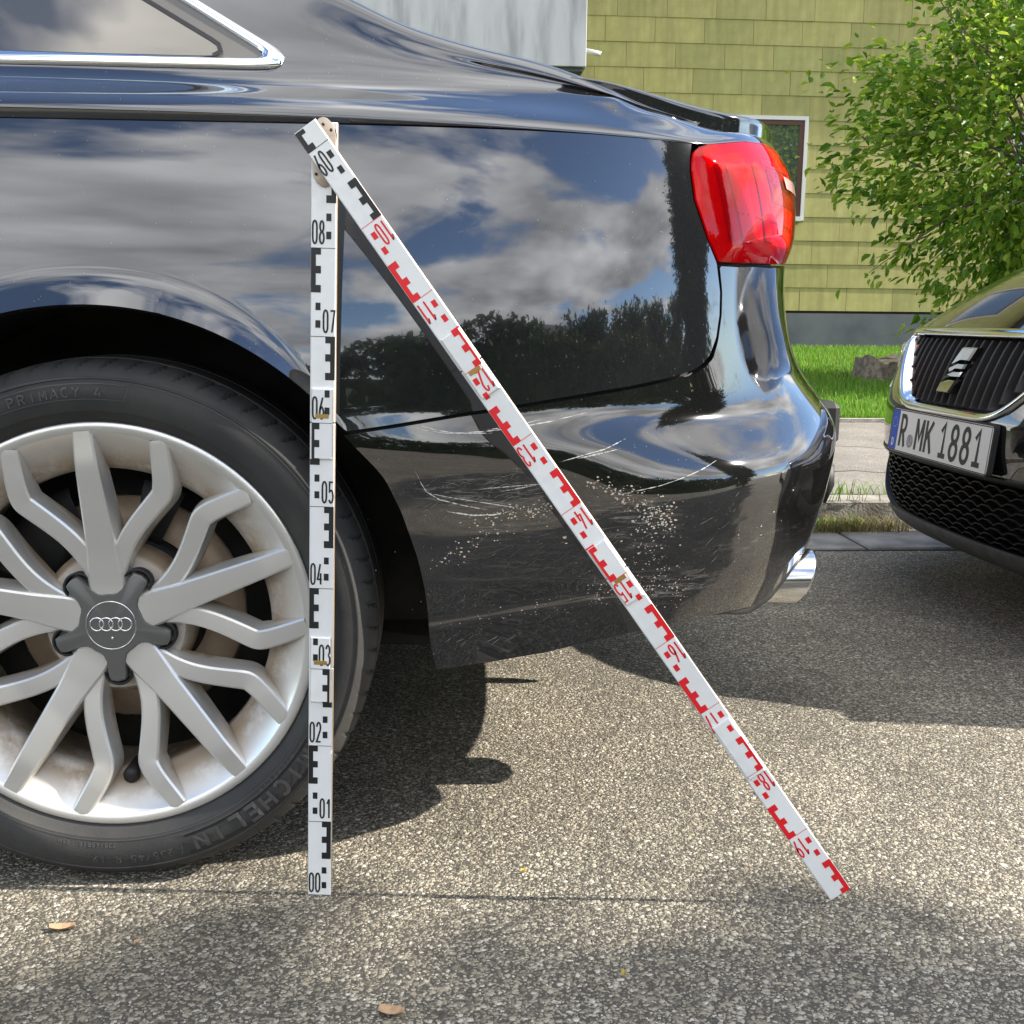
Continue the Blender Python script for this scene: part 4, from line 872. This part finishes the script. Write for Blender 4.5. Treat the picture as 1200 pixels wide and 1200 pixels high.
# ---- scrape damage on the bumper
def on_b(lift=.0006):
    def fn(s, z, l):
        p = P(s, z) + Nrm(np.array(s), np.array(z)) * (lift + l); return tuple(p)
    return fn
fnb = on_b()
mb = MB()
def scratch(pts, w, n=40):
    p = rs(pts, n); t = np.linspace(0, 1, n); hw = w * np.minimum(1, np.minimum(t, 1 - t) * 5 + .12) * rng.uniform(.25, 1.2, n) * (rng.random(n) > .15)
    ribbon(mb, [tuple(q) for q in p], list(hw), fnb, random.uniform(0, 2e-4))
scratch([(-.111, .593), (-.096, .588), (-.067, .584), (-.02, .586), (.022, .590), (.075, .598), (.130, .609)], .0007)
scratch([(-.100, .594), (-.080, .588), (-.055, .584), (-.01, .584)], .0007)
scratch([(-.02, .5875), (.02, .592), (.06, .600)], .0005)
scratch([(-.127, .538), (-.123, .524), (-.116, .513), (-.100, .503), (-.07, .495), (-.04, .489)], .0007)
scratch([(-.117, .512), (-.09, .506), (-.05, .499), (0, .49)], .0005)
scratch([(-.09, .488), (-.06, .483), (-.035, .483), (-.015, .487)], .0009)
scratch([(.05, .548), (.09, .557), (.12, .563), (.16, .575)], .0006); scratch([(.075, .552), (.14, .563)], .0007); scratch([(.11, .505), (.17, .517), (.23, .535), (.26, .545)], .0006)
scratch([(-.03, .512), (.0, .517), (.03, .524)], .0006); scratch([(-.05, .516), (.02, .521)], .0005)
tag(mb.build('scratches', M['scuff'], BUMP, smooth=False), kind='stuff'); mb = MB()
for i in range(110):      # the cloudy rubbed patch
    s0 = rng.uniform(-.125, .035); z0 = .512 + .018 * rng.normal() * .6 + .05 * s0 * .4; l = rng.uniform(.004, .028); a = rng.normal(.08, .28)
    scratch([(s0, z0), (s0 + l * cos(a) * .5, z0 + l * sin(a) * .5 + rng.normal(0, .0015)), (s0 + l * cos(a), z0 + l * sin(a))], rng.uniform(.0001, .00032), 8)
for i in range(60):      # slanting nicks
    s0 = rng.uniform(-.08, .30); z0 = rng.uniform(.31, .50); l = rng.uniform(.004, .022) * (1 if z0 < .47 else .5); a = radians(38 + rng.normal(0, 10))
    scratch([(s0, z0), (s0 + l * cos(a), z0 + l * sin(a))], rng.uniform(.00012, .00036), 6)
for i in range(34):      # long faint drag marks
    s0 = rng.uniform(-.10, .12); z0 = rng.uniform(.40, .50); l = rng.uniform(.03, .09)
    scratch([(s0, z0), (s0 + l * .5, z0 - .004 + rng.normal(0, .002)), (s0 + l, z0 + .01 + rng.normal(0, .004))], rng.uniform(.00006, .00013), 10)
for i in range(9):
    s0 = -.07 + i * .012 + rng.normal(0, .006); scratch([(s0, .312 + rng.uniform(-.004, .01)), (s0 + .014, .325 + rng.uniform(0, .008))], .0004, 6)
tag(mb.build('faint_scratches', M['scuff_dim'], BUMP, smooth=False), kind='stuff')
mb = MB()
def chips(path, n, spread, size, z_spread=None):
    p = rs(path, 200)
    for i in range(n):
        q = p[rng.integers(200)] + rng.normal(0, 1, 2) * np.array([spread, z_spread or spread]); r0 = size * rng.uniform(.25, 1.) ** 1.6
        k = rng.integers(4, 7); a0 = rng.uniform(0, 6.3)
        mb.add([fnb(q[0] + r0 * rng.uniform(.5, 1.3) * cos(a0 + 2 * pi * j / k), q[1] + r0 * rng.uniform(.3, .9) * sin(a0 + 2 * pi * j / k), rng.uniform(0, 2e-4)) for j in range(k)], [tuple(range(k))])
chips([(.080, .520), (.105, .518), (.128, .503), (.145, .49)], 120, .008, .0021)
chips([(.150, .488), (.175, .472), (.19, .468)], 170, .011, .0023)
chips([(.15, .47), (.17, .445), (.18, .43)], 60, .013, .0013)
chips([(-.02, .486), (.01, .490), (.035, .497), (.05, .50)], 90, .005, .0019)
chips([(-.065, .470), (-.04, .475), (.0, .482), (.03, .487)], 80, .008, .0018)
chips([(-.075, .440), (-.05, .452), (-.02, .463)], 50, .006, .0017); chips([(-.10, .425), (-.07, .44)], 25, .006, .0018)
chips([(.105, .392), (.15, .385), (.2, .378), (.24, .374)], 260, .013, .0015, .014)
chips([(.15, .42), (.2, .40)], 90, .02, .0018); chips([(-.06, .35), (.02, .36), (.10, .375)], 60, .01, .0012)
chips([(.30, .45), (.36, .46), (.40, .47)], 14, .02, .0022); chips([(.055, .447)], 3, .002, .0034); chips([(-.1, .60), (.3, .62)], 50, .03, .0006); chips([(-.1, .45), (.4, .45)], 200, .08, .0006)
tag(mb.build('paint_chips', M['paintchip'], BUMP, smooth=False), kind='stuff')

# ------------------------------------------------------------------ folding measuring staff
STAFF = empty('folding_measuring_staff', (-.2395, 0, 0)); tag(STAFF, 'white folding measuring staff with black and red scale standing angled before the scratched car', 'measuring staff')
SO = np.array((-.2395, 0, 0))
SW = .0292
def leg(name, O, U, d0, d1, joints, front, cellink):
    """O: world point of scale zero on the leg axis, U: unit axis of rising scale; front: y of the printed face"""
    O = np.array(O, float); U = np.array(U, float); Wd = np.array((U[2], 0, -U[0]))      # to the right when looking along +y with U up
    def pt(w, d, l=0.): return tuple(O + U * d + Wd * w + np.array((0, front - l, 0)) - SO)
    def slab(da, db, hw, y0, y1, bev=.0012):
        mb = MB(); b = bev
        v = []
        for (e, y) in ((0, y1), (0, y0 + b), (b, y0)):
            v += [pt(-hw + e, da + e, -y), pt(hw - e, da + e, -y), pt(hw - e, db - e, -y), pt(-hw + e, db - e, -y)]
        f = [(8, 9, 10, 11), (3, 2, 1, 0)]
        for k in (0, 4):
            for i in range(4): j = (i + 1) % 4; f.append((k + i, k + j, k + 4 + j, k + 4 + i))
        mb.add(v, f); return mb
    cuts = [d0] + joints + [d1]; boards = []
    lay = {}
    for i in range(len(cuts) - 1):
        a, b = cuts[i] + (.0008 if i else 0), cuts[i + 1] - (.0008 if i < len(cuts) - 2 else 0)
        mb = slab(a, b, SW / 2, .0, .0055)
        o = mb.build(name, M['white'], STAFF, smooth=False); boards.append(o)
        # bare wood shows on the edges
        mb = MB()
        for sg in (-1, 1): w = sg * (SW / 2 + .0003); mb.add([pt(w, a + .001, -.0015), pt(w, b - .001, -.0015), pt(w, b - .001, -.0056), pt(w, a + .001, -.0056)], [(0, 1, 2, 3)])
        mb.build('bare_edge', M['wood'], o, smooth=False)
    ch = []
    for j in joints:
        mb = slab(j - .043, j + .040, SW / 2 - .0024, -.0034, -.0001); o = mb.build('joint_plate', M['white'], STAFF, smooth=False); ch.append((j - .043, j + .040, o))
        if j == 1.765: continue
        mb = slab(j + .0055, j + .0105, .0078, -.0040, -.0034, .0002); mb.build('brass_rivet_bar', M['brass'], o, smooth=False)
        mb = MB(); w = SW / 2 - .0024
        for sg in (-1, 1): mb.add([pt(sg * (w + .0002), j - .042, .0022), pt(sg * (w + .0002), j + .039, .0022), pt(sg * (w + .0002), j + .039, .0002), pt(sg * (w + .0002), j - .042, .0002)], [(0, 1, 2, 3)])
        mb.build('bare_edge', M['wood'], o, smooth=False)
    inks = {}
    def level(d):
        for k, (a, b, o) in enumerate(ch):
            if a < d < b: return .0034 + .0003, o, SW / 2 - .0024
        for k in range(len(cuts) - 1):
            if cuts[k] <= d <= cuts[k + 1]: return .0003, boards[k], SW / 2
        return None
    def put(key, parent):
        k = (key, parent.name)
        if k not in inks: inks[k] = (MB(), parent, key)
        return inks[k][0]
    def rect(w0, w1, a, b, ink, lift=0.):
        cutp = sorted([a, b] + [c for (p, q, o) in ch for c in (p, q) if a < c < b] + [c for c in cuts if a < c < b])
        for p, q in zip(cutp[:-1], cutp[1:]):
            lv = level((p + q) / 2)
            if lv is None or q - p < 2e-4: continue
            h, par, hw = lv; x0, x1 = max(w0, -hw + .0004), min(w1, hw - .0004)
            if x1 - x0 < 2e-4: continue
            put(ink, par).add([pt(x0, p, h + lift), pt(x1, p, h + lift), pt(x1, q, h + lift), pt(x0, q, h + lift)], [(0, 1, 2, 3)])
    W2 = SW / 2
    for c in range(int(d0 * 10 + 1e-6), int(d1 * 10 - 1e-6) + 1):
        ink = 'ink' if c < 10 else 'redink'; s = 1 if c % 2 == 0 else -1; b = c * .1
        def mir(a0, a1): return (a0, a1) if s > 0 else (-a1, -a0)
        for (za, zb_) in ((.010, .0185), (.030, .0385)):
            if b + za > d0 and b + zb_ < d1: rect(*mir(.0030, .0088), b + za, b + zb_, ink)
        e0 = max(b + .050, d0 + .001)
        for (za, zb_) in ((.050, .0585), (.0715, .080), (.0925, .0998)):
            if b + zb_ > d0 + .001: rect(*mir(.0028, .0086), max(b + za, d0 + .001), b + zb_, ink)
        rect(*mir(.0086, .0144), e0, b + .0998, ink)
        if b > d0 + .01: rect(-W2 + .0006, W2 - .0006, b - .00035, b + .00035, ink, 5e-5)
        if b + .008 > d0:
            lv = level(b + .02)
            if lv:
                h, par, hw = lv; x0 = -.0128 if s > 0 else .0002
                if hw < W2: x0 += .0016 * s * (1 if s > 0 else 1)
                text(put(ink, par), '%02d' % c, x0, b + .0045, .0056, .0262, .0024, .00105, lambda a, d, l, h=h: pt(a, d, h + .0001 + l))
    for (mb, par, ink) in inks.values(): mb.build('printed_scale', M[ink], par, smooth=False)
    return pt
U1 = np.array((.0249, 0, .94)); U1 /= np.linalg.norm(U1)
p1 = leg('white_board', (-.2395, 0, 0), U1, .0, .938, [.300, .600], .0, 1)
a_ = np.array((-.2352, 0, .9312)); b_ = np.array((.4178, 0, .0135)); U2 = b_ - a_; LEN = np.linalg.norm(U2); U2 /= LEN
O2 = b_ - U2 * 2.0
p2 = leg('red_scaled_board', O2, U2, 2.0 - LEN, 2.0, [1.195, 1.495, 1.765], -.0105, 1)
# hinge plate at the top of the upright leg
mb = MB(); n = 24
cp = np.array(p1(0, .905)); v = []
for (k, y) in ((1., .0), (1., -.0022), (.93, -.0030)):
    for i in range(n):
        a = 2 * pi * i / n; sx = max(-1, min(1, 1.25 * cos(a))); v.append((cp[0] + .0137 * k * sx, y, cp[2] + .038 * k * sin(a)))
mb.add(v, [tuple(range(2 * n, 3 * n))] + [(k * n + i, k * n + (i + 1) % n, (k + 1) * n + (i + 1) % n, (k + 1) * n + i) for k in (0, 1) for i in range(n)])
HG = mb.build('hinge_plate', M['steel'], STAFF, sharp=40)
mb = MB()
for (dx, dz) in ((-.009, -.024), (.009, -.024), (-.009, .024), (.009, .024), (.0, .030), (-.006, -.012)): mb.tube([(cp[0] + dx, -.003, cp[2] + dz), (cp[0] + dx, -.0042, cp[2] + dz)], .0017, 8)
mb.build('rivet', M['dark'], HG)
mb = MB(); mb.tube([(cp[0] - .004, .0, cp[2] + .002), (cp[0] - .004, -.0048, cp[2] + .002)], .006, 14); mb.build('pivot_pin', M['steel'], STAFF)

# ------------------------------------------------------------------ the second car
# frame: u to its left-hand side (away from the camera), w backwards along the car, z up
C2 = empty('parked_hatchback', (1.022, 1.41, 0), radians(5)); tag(C2, 'black hatchback with chrome-rimmed slatted grille and white number plate', 'car')
pf = tab([.14, .20, .24, .30, .37, .43, .50, .54, .60, .66, .71], [.09, .035, .012, .004, -.002, -.008, -.006, .004, .024, .050, .082], .012)
def F2(u, z):
    u, z = np.broadcast_arrays(np.asarray(u, float), np.asarray(z, float)); a = np.abs(u) / .88
    return np.stack([.03 + .10 * a ** 2 + .60 * a ** 4.5 + pf(z), u, z], -1)
def sdpoly(poly, q):
    """inside test of points q (n,2)"""
    p = np.array(poly); x, y = q[:, 0], q[:, 1]; ins = np.zeros(len(q), bool); j = len(p) - 1
    for i in range(len(p)):
        c = ((p[i, 1] > y) != (p[j, 1] > y)) & (x < (p[j, 0] - p[i, 0]) * (y - p[i, 1]) / (p[j, 1] - p[i, 1] + 1e-12) + p[i, 0]); ins ^= c; j = i
    return ins
def rounded(poly, r, n=6):
    out = []; m_ = len(poly)
    for i in range(m_):
        p0, p1_, p2_ = np.array(poly[i - 1]), np.array(poly[i]), np.array(poly[(i + 1) % m_])
        a = p0 - p1_; b = p2_ - p1_; ra = min(r[i] if hasattr(r, '__len__') else r, np.hypot(*a) * .45, np.hypot(*b) * .45); A_ = p1_ + a / np.hypot(*a) * ra; B_ = p1_ + b / np.hypot(*b) * ra
        for t in np.linspace(0, 1, n): out.append(tuple((1 - t) ** 2 * A_ + 2 * t * (1 - t) * p1_ + t * t * B_))
    return out
GR = rounded([(-.43, .690), (.43, .690), (.24, .515), (-.24, .515)], [.03, .03, .07, .07])
LG = rounded([(-.60, .372), (.60, .372), (.44, .205), (-.44, .205)], [.02, .02, .09, .09])
us = np.linspace(-.88, .88, 177); zs = np.r_[np.linspace(.17, .705, 90)]
A = F2(us[:, None], zs[None, :]); nu_, nz_ = A.shape[:2]; idx = np.arange(nu_ * nz_).reshape(nu_, nz_)
q = np.stack([idx[:-1, :-1], idx[1:, :-1], idx[1:, 1:], idx[:-1, 1:]], -1).reshape(-1, 4); cen = A.reshape(-1, 3)[q].mean(1)[:, 1:]
keep = ~(sdpoly(GR, cen) | sdpoly(LG, cen)); q = q[keep][:, ::-1]
FASC = obj('front_bumper', A.reshape(-1, 3), q, M['paint2'], C2)
def rim_strip(poly, prof, name, m, parent):
    """frame round an opening; prof = [(outset, proud)]"""
    p = rs(poly + poly[:1], 160)[:-1]; d = np.roll(p, -1, 0) - np.roll(p, 1, 0); d /= np.hypot(*d.T)[:, None]; nn = np.c_[d[:, 1], -d[:, 0]]
    if np.sum(nn * (p - p.mean(0))) < 0: nn = -nn
    R = []
    for (o_, h) in prof: s_ = p + nn * o_; B = F2(s_[:, 0], s_[:, 1]); B[:, 0] -= h; R.append(np.r_[B, B[:1]])
    mb = MB(); mb.grid(np.stack(R, 1)); return mb.build(name, m, parent)
mb = MB(); gu, gzz = np.meshgrid(np.linspace(-.50, .50, 60), np.linspace(.49, .70, 20), indexing='ij'); A = F2(gu, gzz); A[..., 0] += .045; mb.grid(A, True)
GRI = mb.build('grille', M['dark'], C2)
rim_strip(GR, [(-.004, -.030), (-.003, .004), (.004, .011), (.014, .010), (.018, .003), (.019, -.004)], 'chrome_surround', M['chrome'], GRI)
ns = 23
for i in range(ns):
    u0 = -.405 + .81 * i / (ns - 1); A = []
    zlo = .525 + max(0, (abs(u0) - .20)) * .80; zhi = .680
    if zhi - zlo < .015: continue
    for z in np.linspace(zlo, zhi, 8):
        b = F2(u0, z); A.append([(b[0] + .034, u0 - .0050, z), (b[0] + .008, u0 - .0030, z), (b[0] + .0062, u0 - .0012, z), (b[0] + .0062, u0 + .0012, z), (b[0] + .008, u0 + .0030, z), (b[0] + .034, u0 + .0050, z)])
    mb = MB(); mb.grid(A, True); mb.build('grille_slat', M['slat'], GRI, sharp=25)
# badge: a stylised S cut by slanting grooves
BD = [[(.20, .60), (.36, 1.), (1.0, 1.), (.92, .72), (.56, .72)],
      [(.16, .53), (.53, .65), (.91, .65), (.88, .54), (.52, .54), (.28, .44)],
      [(.10, .47), (.22, .39), (.47, .47), (.87, .48), (.80, .30), (.64, .30)][:0] or [(.09, .36), (.25, .40), (.50, .475), (.86, .48), (.82, .37), (.46, .36), (.12, .255)],
      [(.0, .0), (.06, .215), (.44, .30), (.80, .30), (.64, .0)]]
for pg in BD:
    mb = MB(); n = len(pg)
    def bp(x, y, h): b = F2(-.052 + .105 * (1 - x), .552 + .11 * y); return (b[0] - h, b[1], b[2])
    c = np.mean(pg, 0); v = [bp(x, y, -.01) for x, y in pg] + [bp(x, y, .006) for x, y in pg] + [bp(*(c + (np.array(k) - c) * .86), .010) for k in pg]
    mb.add(v, [tuple(range(2 * n, 3 * n))] + [(k * n + i, k * n + (i + 1) % n, (k + 1) * n + (i + 1) % n, (k + 1) * n + i) for k in (0, 1) for i in range(n)]); mb.build('badge', M['chrome'], GRI, smooth=False)
# lower honeycomb grille
mb = MB(); gu, gzz = np.meshgrid(np.linspace(-.64, .64, 60), np.linspace(.18, .39, 14), indexing='ij'); A = F2(gu, gzz); A[..., 0] += .06; mb.grid(A, True)
LOW = mb.build('lower_grille', M['liner'], C2)
rim_strip(LG, [(-.006, -.045), (-.005, .0), (.002, .004), (.010, .003), (.013, -.002)], 'opening_rim', M['black_gloss'], LOW)
mb = MB(); cw, chh = .064, .0165; segs = []
for r_ in range(12):
    z0 = .2 + r_ * chh
    for c in range(-12, 13):
        u0 = c * cw + (cw / 2 if r_ % 2 else 0)
        segs += [((u0 - cw * .5, z0), (u0 - cw * .2, z0 + chh * .5)), ((u0 - cw * .2, z0 + chh * .5), (u0 + cw * .2, z0 + chh * .5)), ((u0 + cw * .2, z0 + chh * .5), (u0 + cw * .5, z0))]
ok = sdpoly(LG, np.array([((a[0] + b[0]) / 2, (a[1] + b[1]) / 2) for a, b in segs]))
for k, (a, b) in enumerate(segs):
    if not ok[k]: continue
    v = []
    for (u0, z0) in (a, b):
        B = F2(u0, z0)
        for (dx, dz) in ((.012, .0013), (.012, -.0013), (.034, -.0022), (.034, .0022)): v.append((B[0] + dx, u0, z0 + dz))
    mb.add(v, [(0, 1, 5, 4), (1, 2, 6, 5), (3, 0, 4, 7)])
tag(mb.build('honeycomb', M['black_gloss'], LOW, smooth=False), kind='stuff')
# bottom lip
R = []
for (z, h) in ((.212, .004), (.200, .012), (.175, .014), (.160, .004), (.158, -.05)):
    B = F2(us, np.full(len(us), z)); B[:, 0] -= h; R.append(B)
mb = MB(); mb.grid(np.stack(R, 1), True); mb.build('front_lip', M['trim'], C2)
# number plate
PT = .10
def pl(x, y, l=0.):      # x 0..0.52 read from the front, y 0..0.11
    b0 = .024; return (b0 - .004 - l + (y - .055) * .10, .26 - x, .385 + y)
mb = MB(); c = rounded([(-.005, -.005), (.525, -.005), (.525, .115), (-.005, .115)], .012, 5); n = len(c)
mb.add([pl(x, y, .004) for x, y in c] + [pl(x, y, -.008) for x, y in c], [tuple(range(n))] + [(i, n + i, n + (i + 1) % n, (i + 1) % n) for i in range(n)]); NP = mb.build('number_plate', M['dark'], C2, smooth=False)
mb = MB(); c = rounded([(.0, .0), (.52, .0), (.52, .11), (.0, .11)], .010, 5); n = len(c); mb.add([pl(x, y, .0055) for x, y in c] + [pl(x, y, .003) for x, y in c], [tuple(range(n))] + [(i, n + i, n + (i + 1) % n, (i + 1) % n) for i in range(n)]); mb.build('plate_face', M['plate'], NP, smooth=False)
mb = MB(); mb.add([pl(x, y, .0059) for x, y in rounded([(.003, .003), (.045, .003), (.045, .107), (.003, .107)], .006, 4)], [tuple(range(16))]); mb.build('blue_band', M['blue'], NP, smooth=False)
mb = MB(); fp = lambda x, y, l: pl(x, y, .0060 + l)
text(mb, 'R', .060, .014, .034, .082, .0, .0058, fp); text(mb, 'MK', .152, .014, .040, .082, .012, .0058, fp); text(mb, '1881', .280, .014, .039, .082, .0165, .0060, fp, True)
ribbon(mb, [(.002, .002), (.518, .002), (.518, .108), (.002, .108), (.002, .002)], .0012, fp, 1e-4)
mb.build('plate_lettering', M['ink'], NP, smooth=False)
mb = MB(); text(mb, 'D', .0175, .014, .012, .018, 0, .0018, lambda x, y, l: pl(x, y, .0063 + l))
for k in range(12): a = 2 * pi * k / 12; ribbon(mb, [(.0225 + .0125 * cos(a), .075 + .0125 * sin(a)), (.0245 + .0125 * cos(a), .075 + .0125 * sin(a))], .001, lambda x, y, l: pl(x, y, .0063 + l))
mb.build('country_mark', M['plate'], NP, smooth=False)
mb = MB(); mb.add([pl(.123 + .017 * cos(a), .034 + .017 * sin(a), .0064) for a in np.linspace(0, 2 * pi, 24, endpoint=False)], [tuple(range(24))]); SE = mb.build('seal', M['seal'], NP, smooth=False)
mb = MB(); ribbon(mb, arcp(.123, .034, .014, .014, 0, 360, 24), .0007, lambda x, y, l: pl(x, y, .0068 + l)); ribbon(mb, [(.117, .028), (.123, .043), (.130, .027)], .001, lambda x, y, l: pl(x, y, .0068 + l)); mb.build('seal_print', M['ink'], NP, smooth=False)
# bonnet
vs = np.linspace(0, 1, 50); A = []
for u0 in us:
    b = F2(u0, .705); row = []
    for v_ in vs:
        w_ = b[0] * (1 - v_) + 1.28 * v_; a = abs(u0) / .88
        row.append((w_, u0 * (1 - .02 * v_), .705 + .36 * (1 - (1 - v_) ** 2.4) - .15 * a ** 3. * (.15 + .85 * v_ ** .8) - .018 * np.exp(-((a - .55) / .1) ** 2) * v_))
    A.append(row)
A = np.array(A); BON = A
mb = MB(); mb.grid(A, True); mb.build('bonnet', M['paint2'], C2)
# headlamps
for sg in (-1, 1):
    po = rounded([(sg * .455, .640), (sg * .46, .680), (sg * .80, .690), (sg * .83, .640), (sg * .70, .585), (sg * .52, .585)], .03, 5); n = len(po); c = np.mean(po, 0)
    rings = []
    for (k, h) in ((1., -.004), (.97, .006), (.8, .012), (.4, .014), (.02, .014)):
        s_ = np.array([c + (np.array(p) - c) * k for p in po + po[:1]]); B = F2(s_[:, 0], s_[:, 1]); B[:, 0] -= h; rings.append(B)
    mb = MB(); mb.grid(rings, sg > 0); HL = mb.build('headlamp', M['clear'], C2)
    for cu in (.55, .68):
        B = F2(sg * cu, .637); mb = MB(); torus_ = [[(B[0] - .0125 - .002 * sin(b2), B[1] + (.022 + .004 * cos(b2)) * cos(a), B[2] + (.022 + .004 * cos(b2)) * sin(a)) for b2 in np.linspace(0, 2 * pi, 9)] for a in np.linspace(0, 2 * pi, 29)]; mb.grid(torus_); mb.build('lamp_ring', M['chrome'], HL)
    po = rounded([(sg * .50, .535), (sg * .52, .555), (sg * .76, .560), (sg * .80, .535), (sg * .70, .515)], .02, 4); c = np.mean(po, 0); rings = []
    for (k, h) in ((1., -.003), (.95, .007), (.6, .012), (.02, .013)):
        s_ = np.array([c + (np.array(p) - c) * k for p in po + po[:1]]); B = F2(s_[:, 0], s_[:, 1]); B[:, 0] -= h; rings.append(B)
    mb = MB(); mb.grid(rings, sg > 0); mb.build('indicator_lamp', M['clear'], C2)
# flanks, cabin, floor
e0 = F2(.88, .17)[0]
def flank(sg):
    R = []
    for w_ in np.linspace(float(F2(.88, .5)[0]), 4.1, 30):
        row = []
        for z in np.linspace(.20, .84, 14):
            wx = w_ if w_ > 1.0 else F2(.88, min(z, .705))[0] + (w_ - float(F2(.88, .5)[0]))
            row.append((wx, sg * (.88 + .02 * sin((z - .2) / .64 * pi) - .10 * max(0, (w_ - 3.6) / .5) ** 2), z))
        R.append(row)
    mb = MB(); mb.grid(R, sg > 0); mb.build('body_side', M['paint2'], C2)
flank(-1); flank(1)
sec = [(1.0, .84, .845, .86), (1.30, .80, .98, .84), (1.75, .70, 1.25, .84), (2.15, .60, 1.43, .86), (2.8, .58, 1.47, .88), (3.5, .58, 1.44, .88), (3.95, .66, 1.05, .86), (4.10, .70, .85, .80)]
A = []
for (w_, hw, zt2, zs2) in sec:
    zs2 = min(zs2, zt2 - .005); row = []
    for k in (-1, 1):
        seg = [(hw + (.895 - hw) * t, zt2 - .03 - (zt2 - .03 - .838) * t) for t in np.linspace(1, 0, 8)]; seg += [(hw * .93, zt2 - .006), (hw * .5, zt2 + .01)]
        seg = [(k * a, b) for a, b in seg]; row += seg if k < 0 else seg[::-1]
    A.append([(w_, a, b) for a, b in row])
mb = MB(); mb.grid(A, False); mb.add([tuple(p) for p in A[-1]], [tuple(range(len(A[-1])))]); mb.build('cabin', M['glass'], C2)
mb = MB(); mb.box((4.05, -.80, .25), (4.12, .80, .86)); mb.build('tail_panel', M['paint2'], C2, smooth=False)
mb = MB(); mb.box((.30, -.70, .17), (4.0, .70, .24)); mb.box((.45, -.84, .24), (1.0, .84, .62)); mb.build('floor_pan', M['liner'], C2, smooth=False)
for (w_, sg) in ((.92, -1), (.92, 1), (3.45, -1), (3.45, 1)):
    wh = copy_tree(WHEEL, C2); wh.location = (w_, sg * .955, .303); wh.scale = (.9, .9, .9); wh.rotation_euler = (0, 0, 0 if sg < 0 else pi)
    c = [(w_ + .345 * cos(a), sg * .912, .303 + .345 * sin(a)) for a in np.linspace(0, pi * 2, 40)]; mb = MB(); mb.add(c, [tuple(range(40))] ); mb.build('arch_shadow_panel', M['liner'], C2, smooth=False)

# ------------------------------------------------------------------ litter on the asphalt
def litter(name, x, y, L_, W_, rz, m, label, curl=.004):
    A = [[((t - .5) * L_, k * W_ * (.35 + .65 * sin(pi * (t * .8 + .12))), .0015 + curl * (k * k + .5 * (2 * t - 1) ** 2)) for k in (-1, -.5, 0, .5, 1)] for t in np.linspace(0, 1, 7)]
    mb = MB(); mb.grid(A); o = mb.build(name, m); o.location = (x, y, .001); o.rotation_euler = (0, 0, rz); tag(o, label, 'leaf'); return o
litter('dry_leaf', -.53, -.088, .030, .0065, .15, M['dryleaf'], 'small orange dry leaf on the asphalt in front of the tyre')
litter('dry_leaf', -.122, -.243, .028, .008, -.2, M['dryleaf'], 'pale brown dry leaf on shaded asphalt below the upright staff leg')
litter('dry_leaf', -.43, -.118, .007, .003, .8, M['dryleaf'], 'tiny reddish leaf crumb on asphalt beside the orange leaf')
litter('dry_leaf', .02, .06, .007, .003, .5, M['dryleaf2'], 'tiny yellow leaf crumb on sunlit asphalt between the staff legs')
litter('dry_leaf', .13, -.17, .008, .003, 1.2, M['dryleaf2'], 'tiny yellow leaf crumb on the shaded asphalt past the staff')
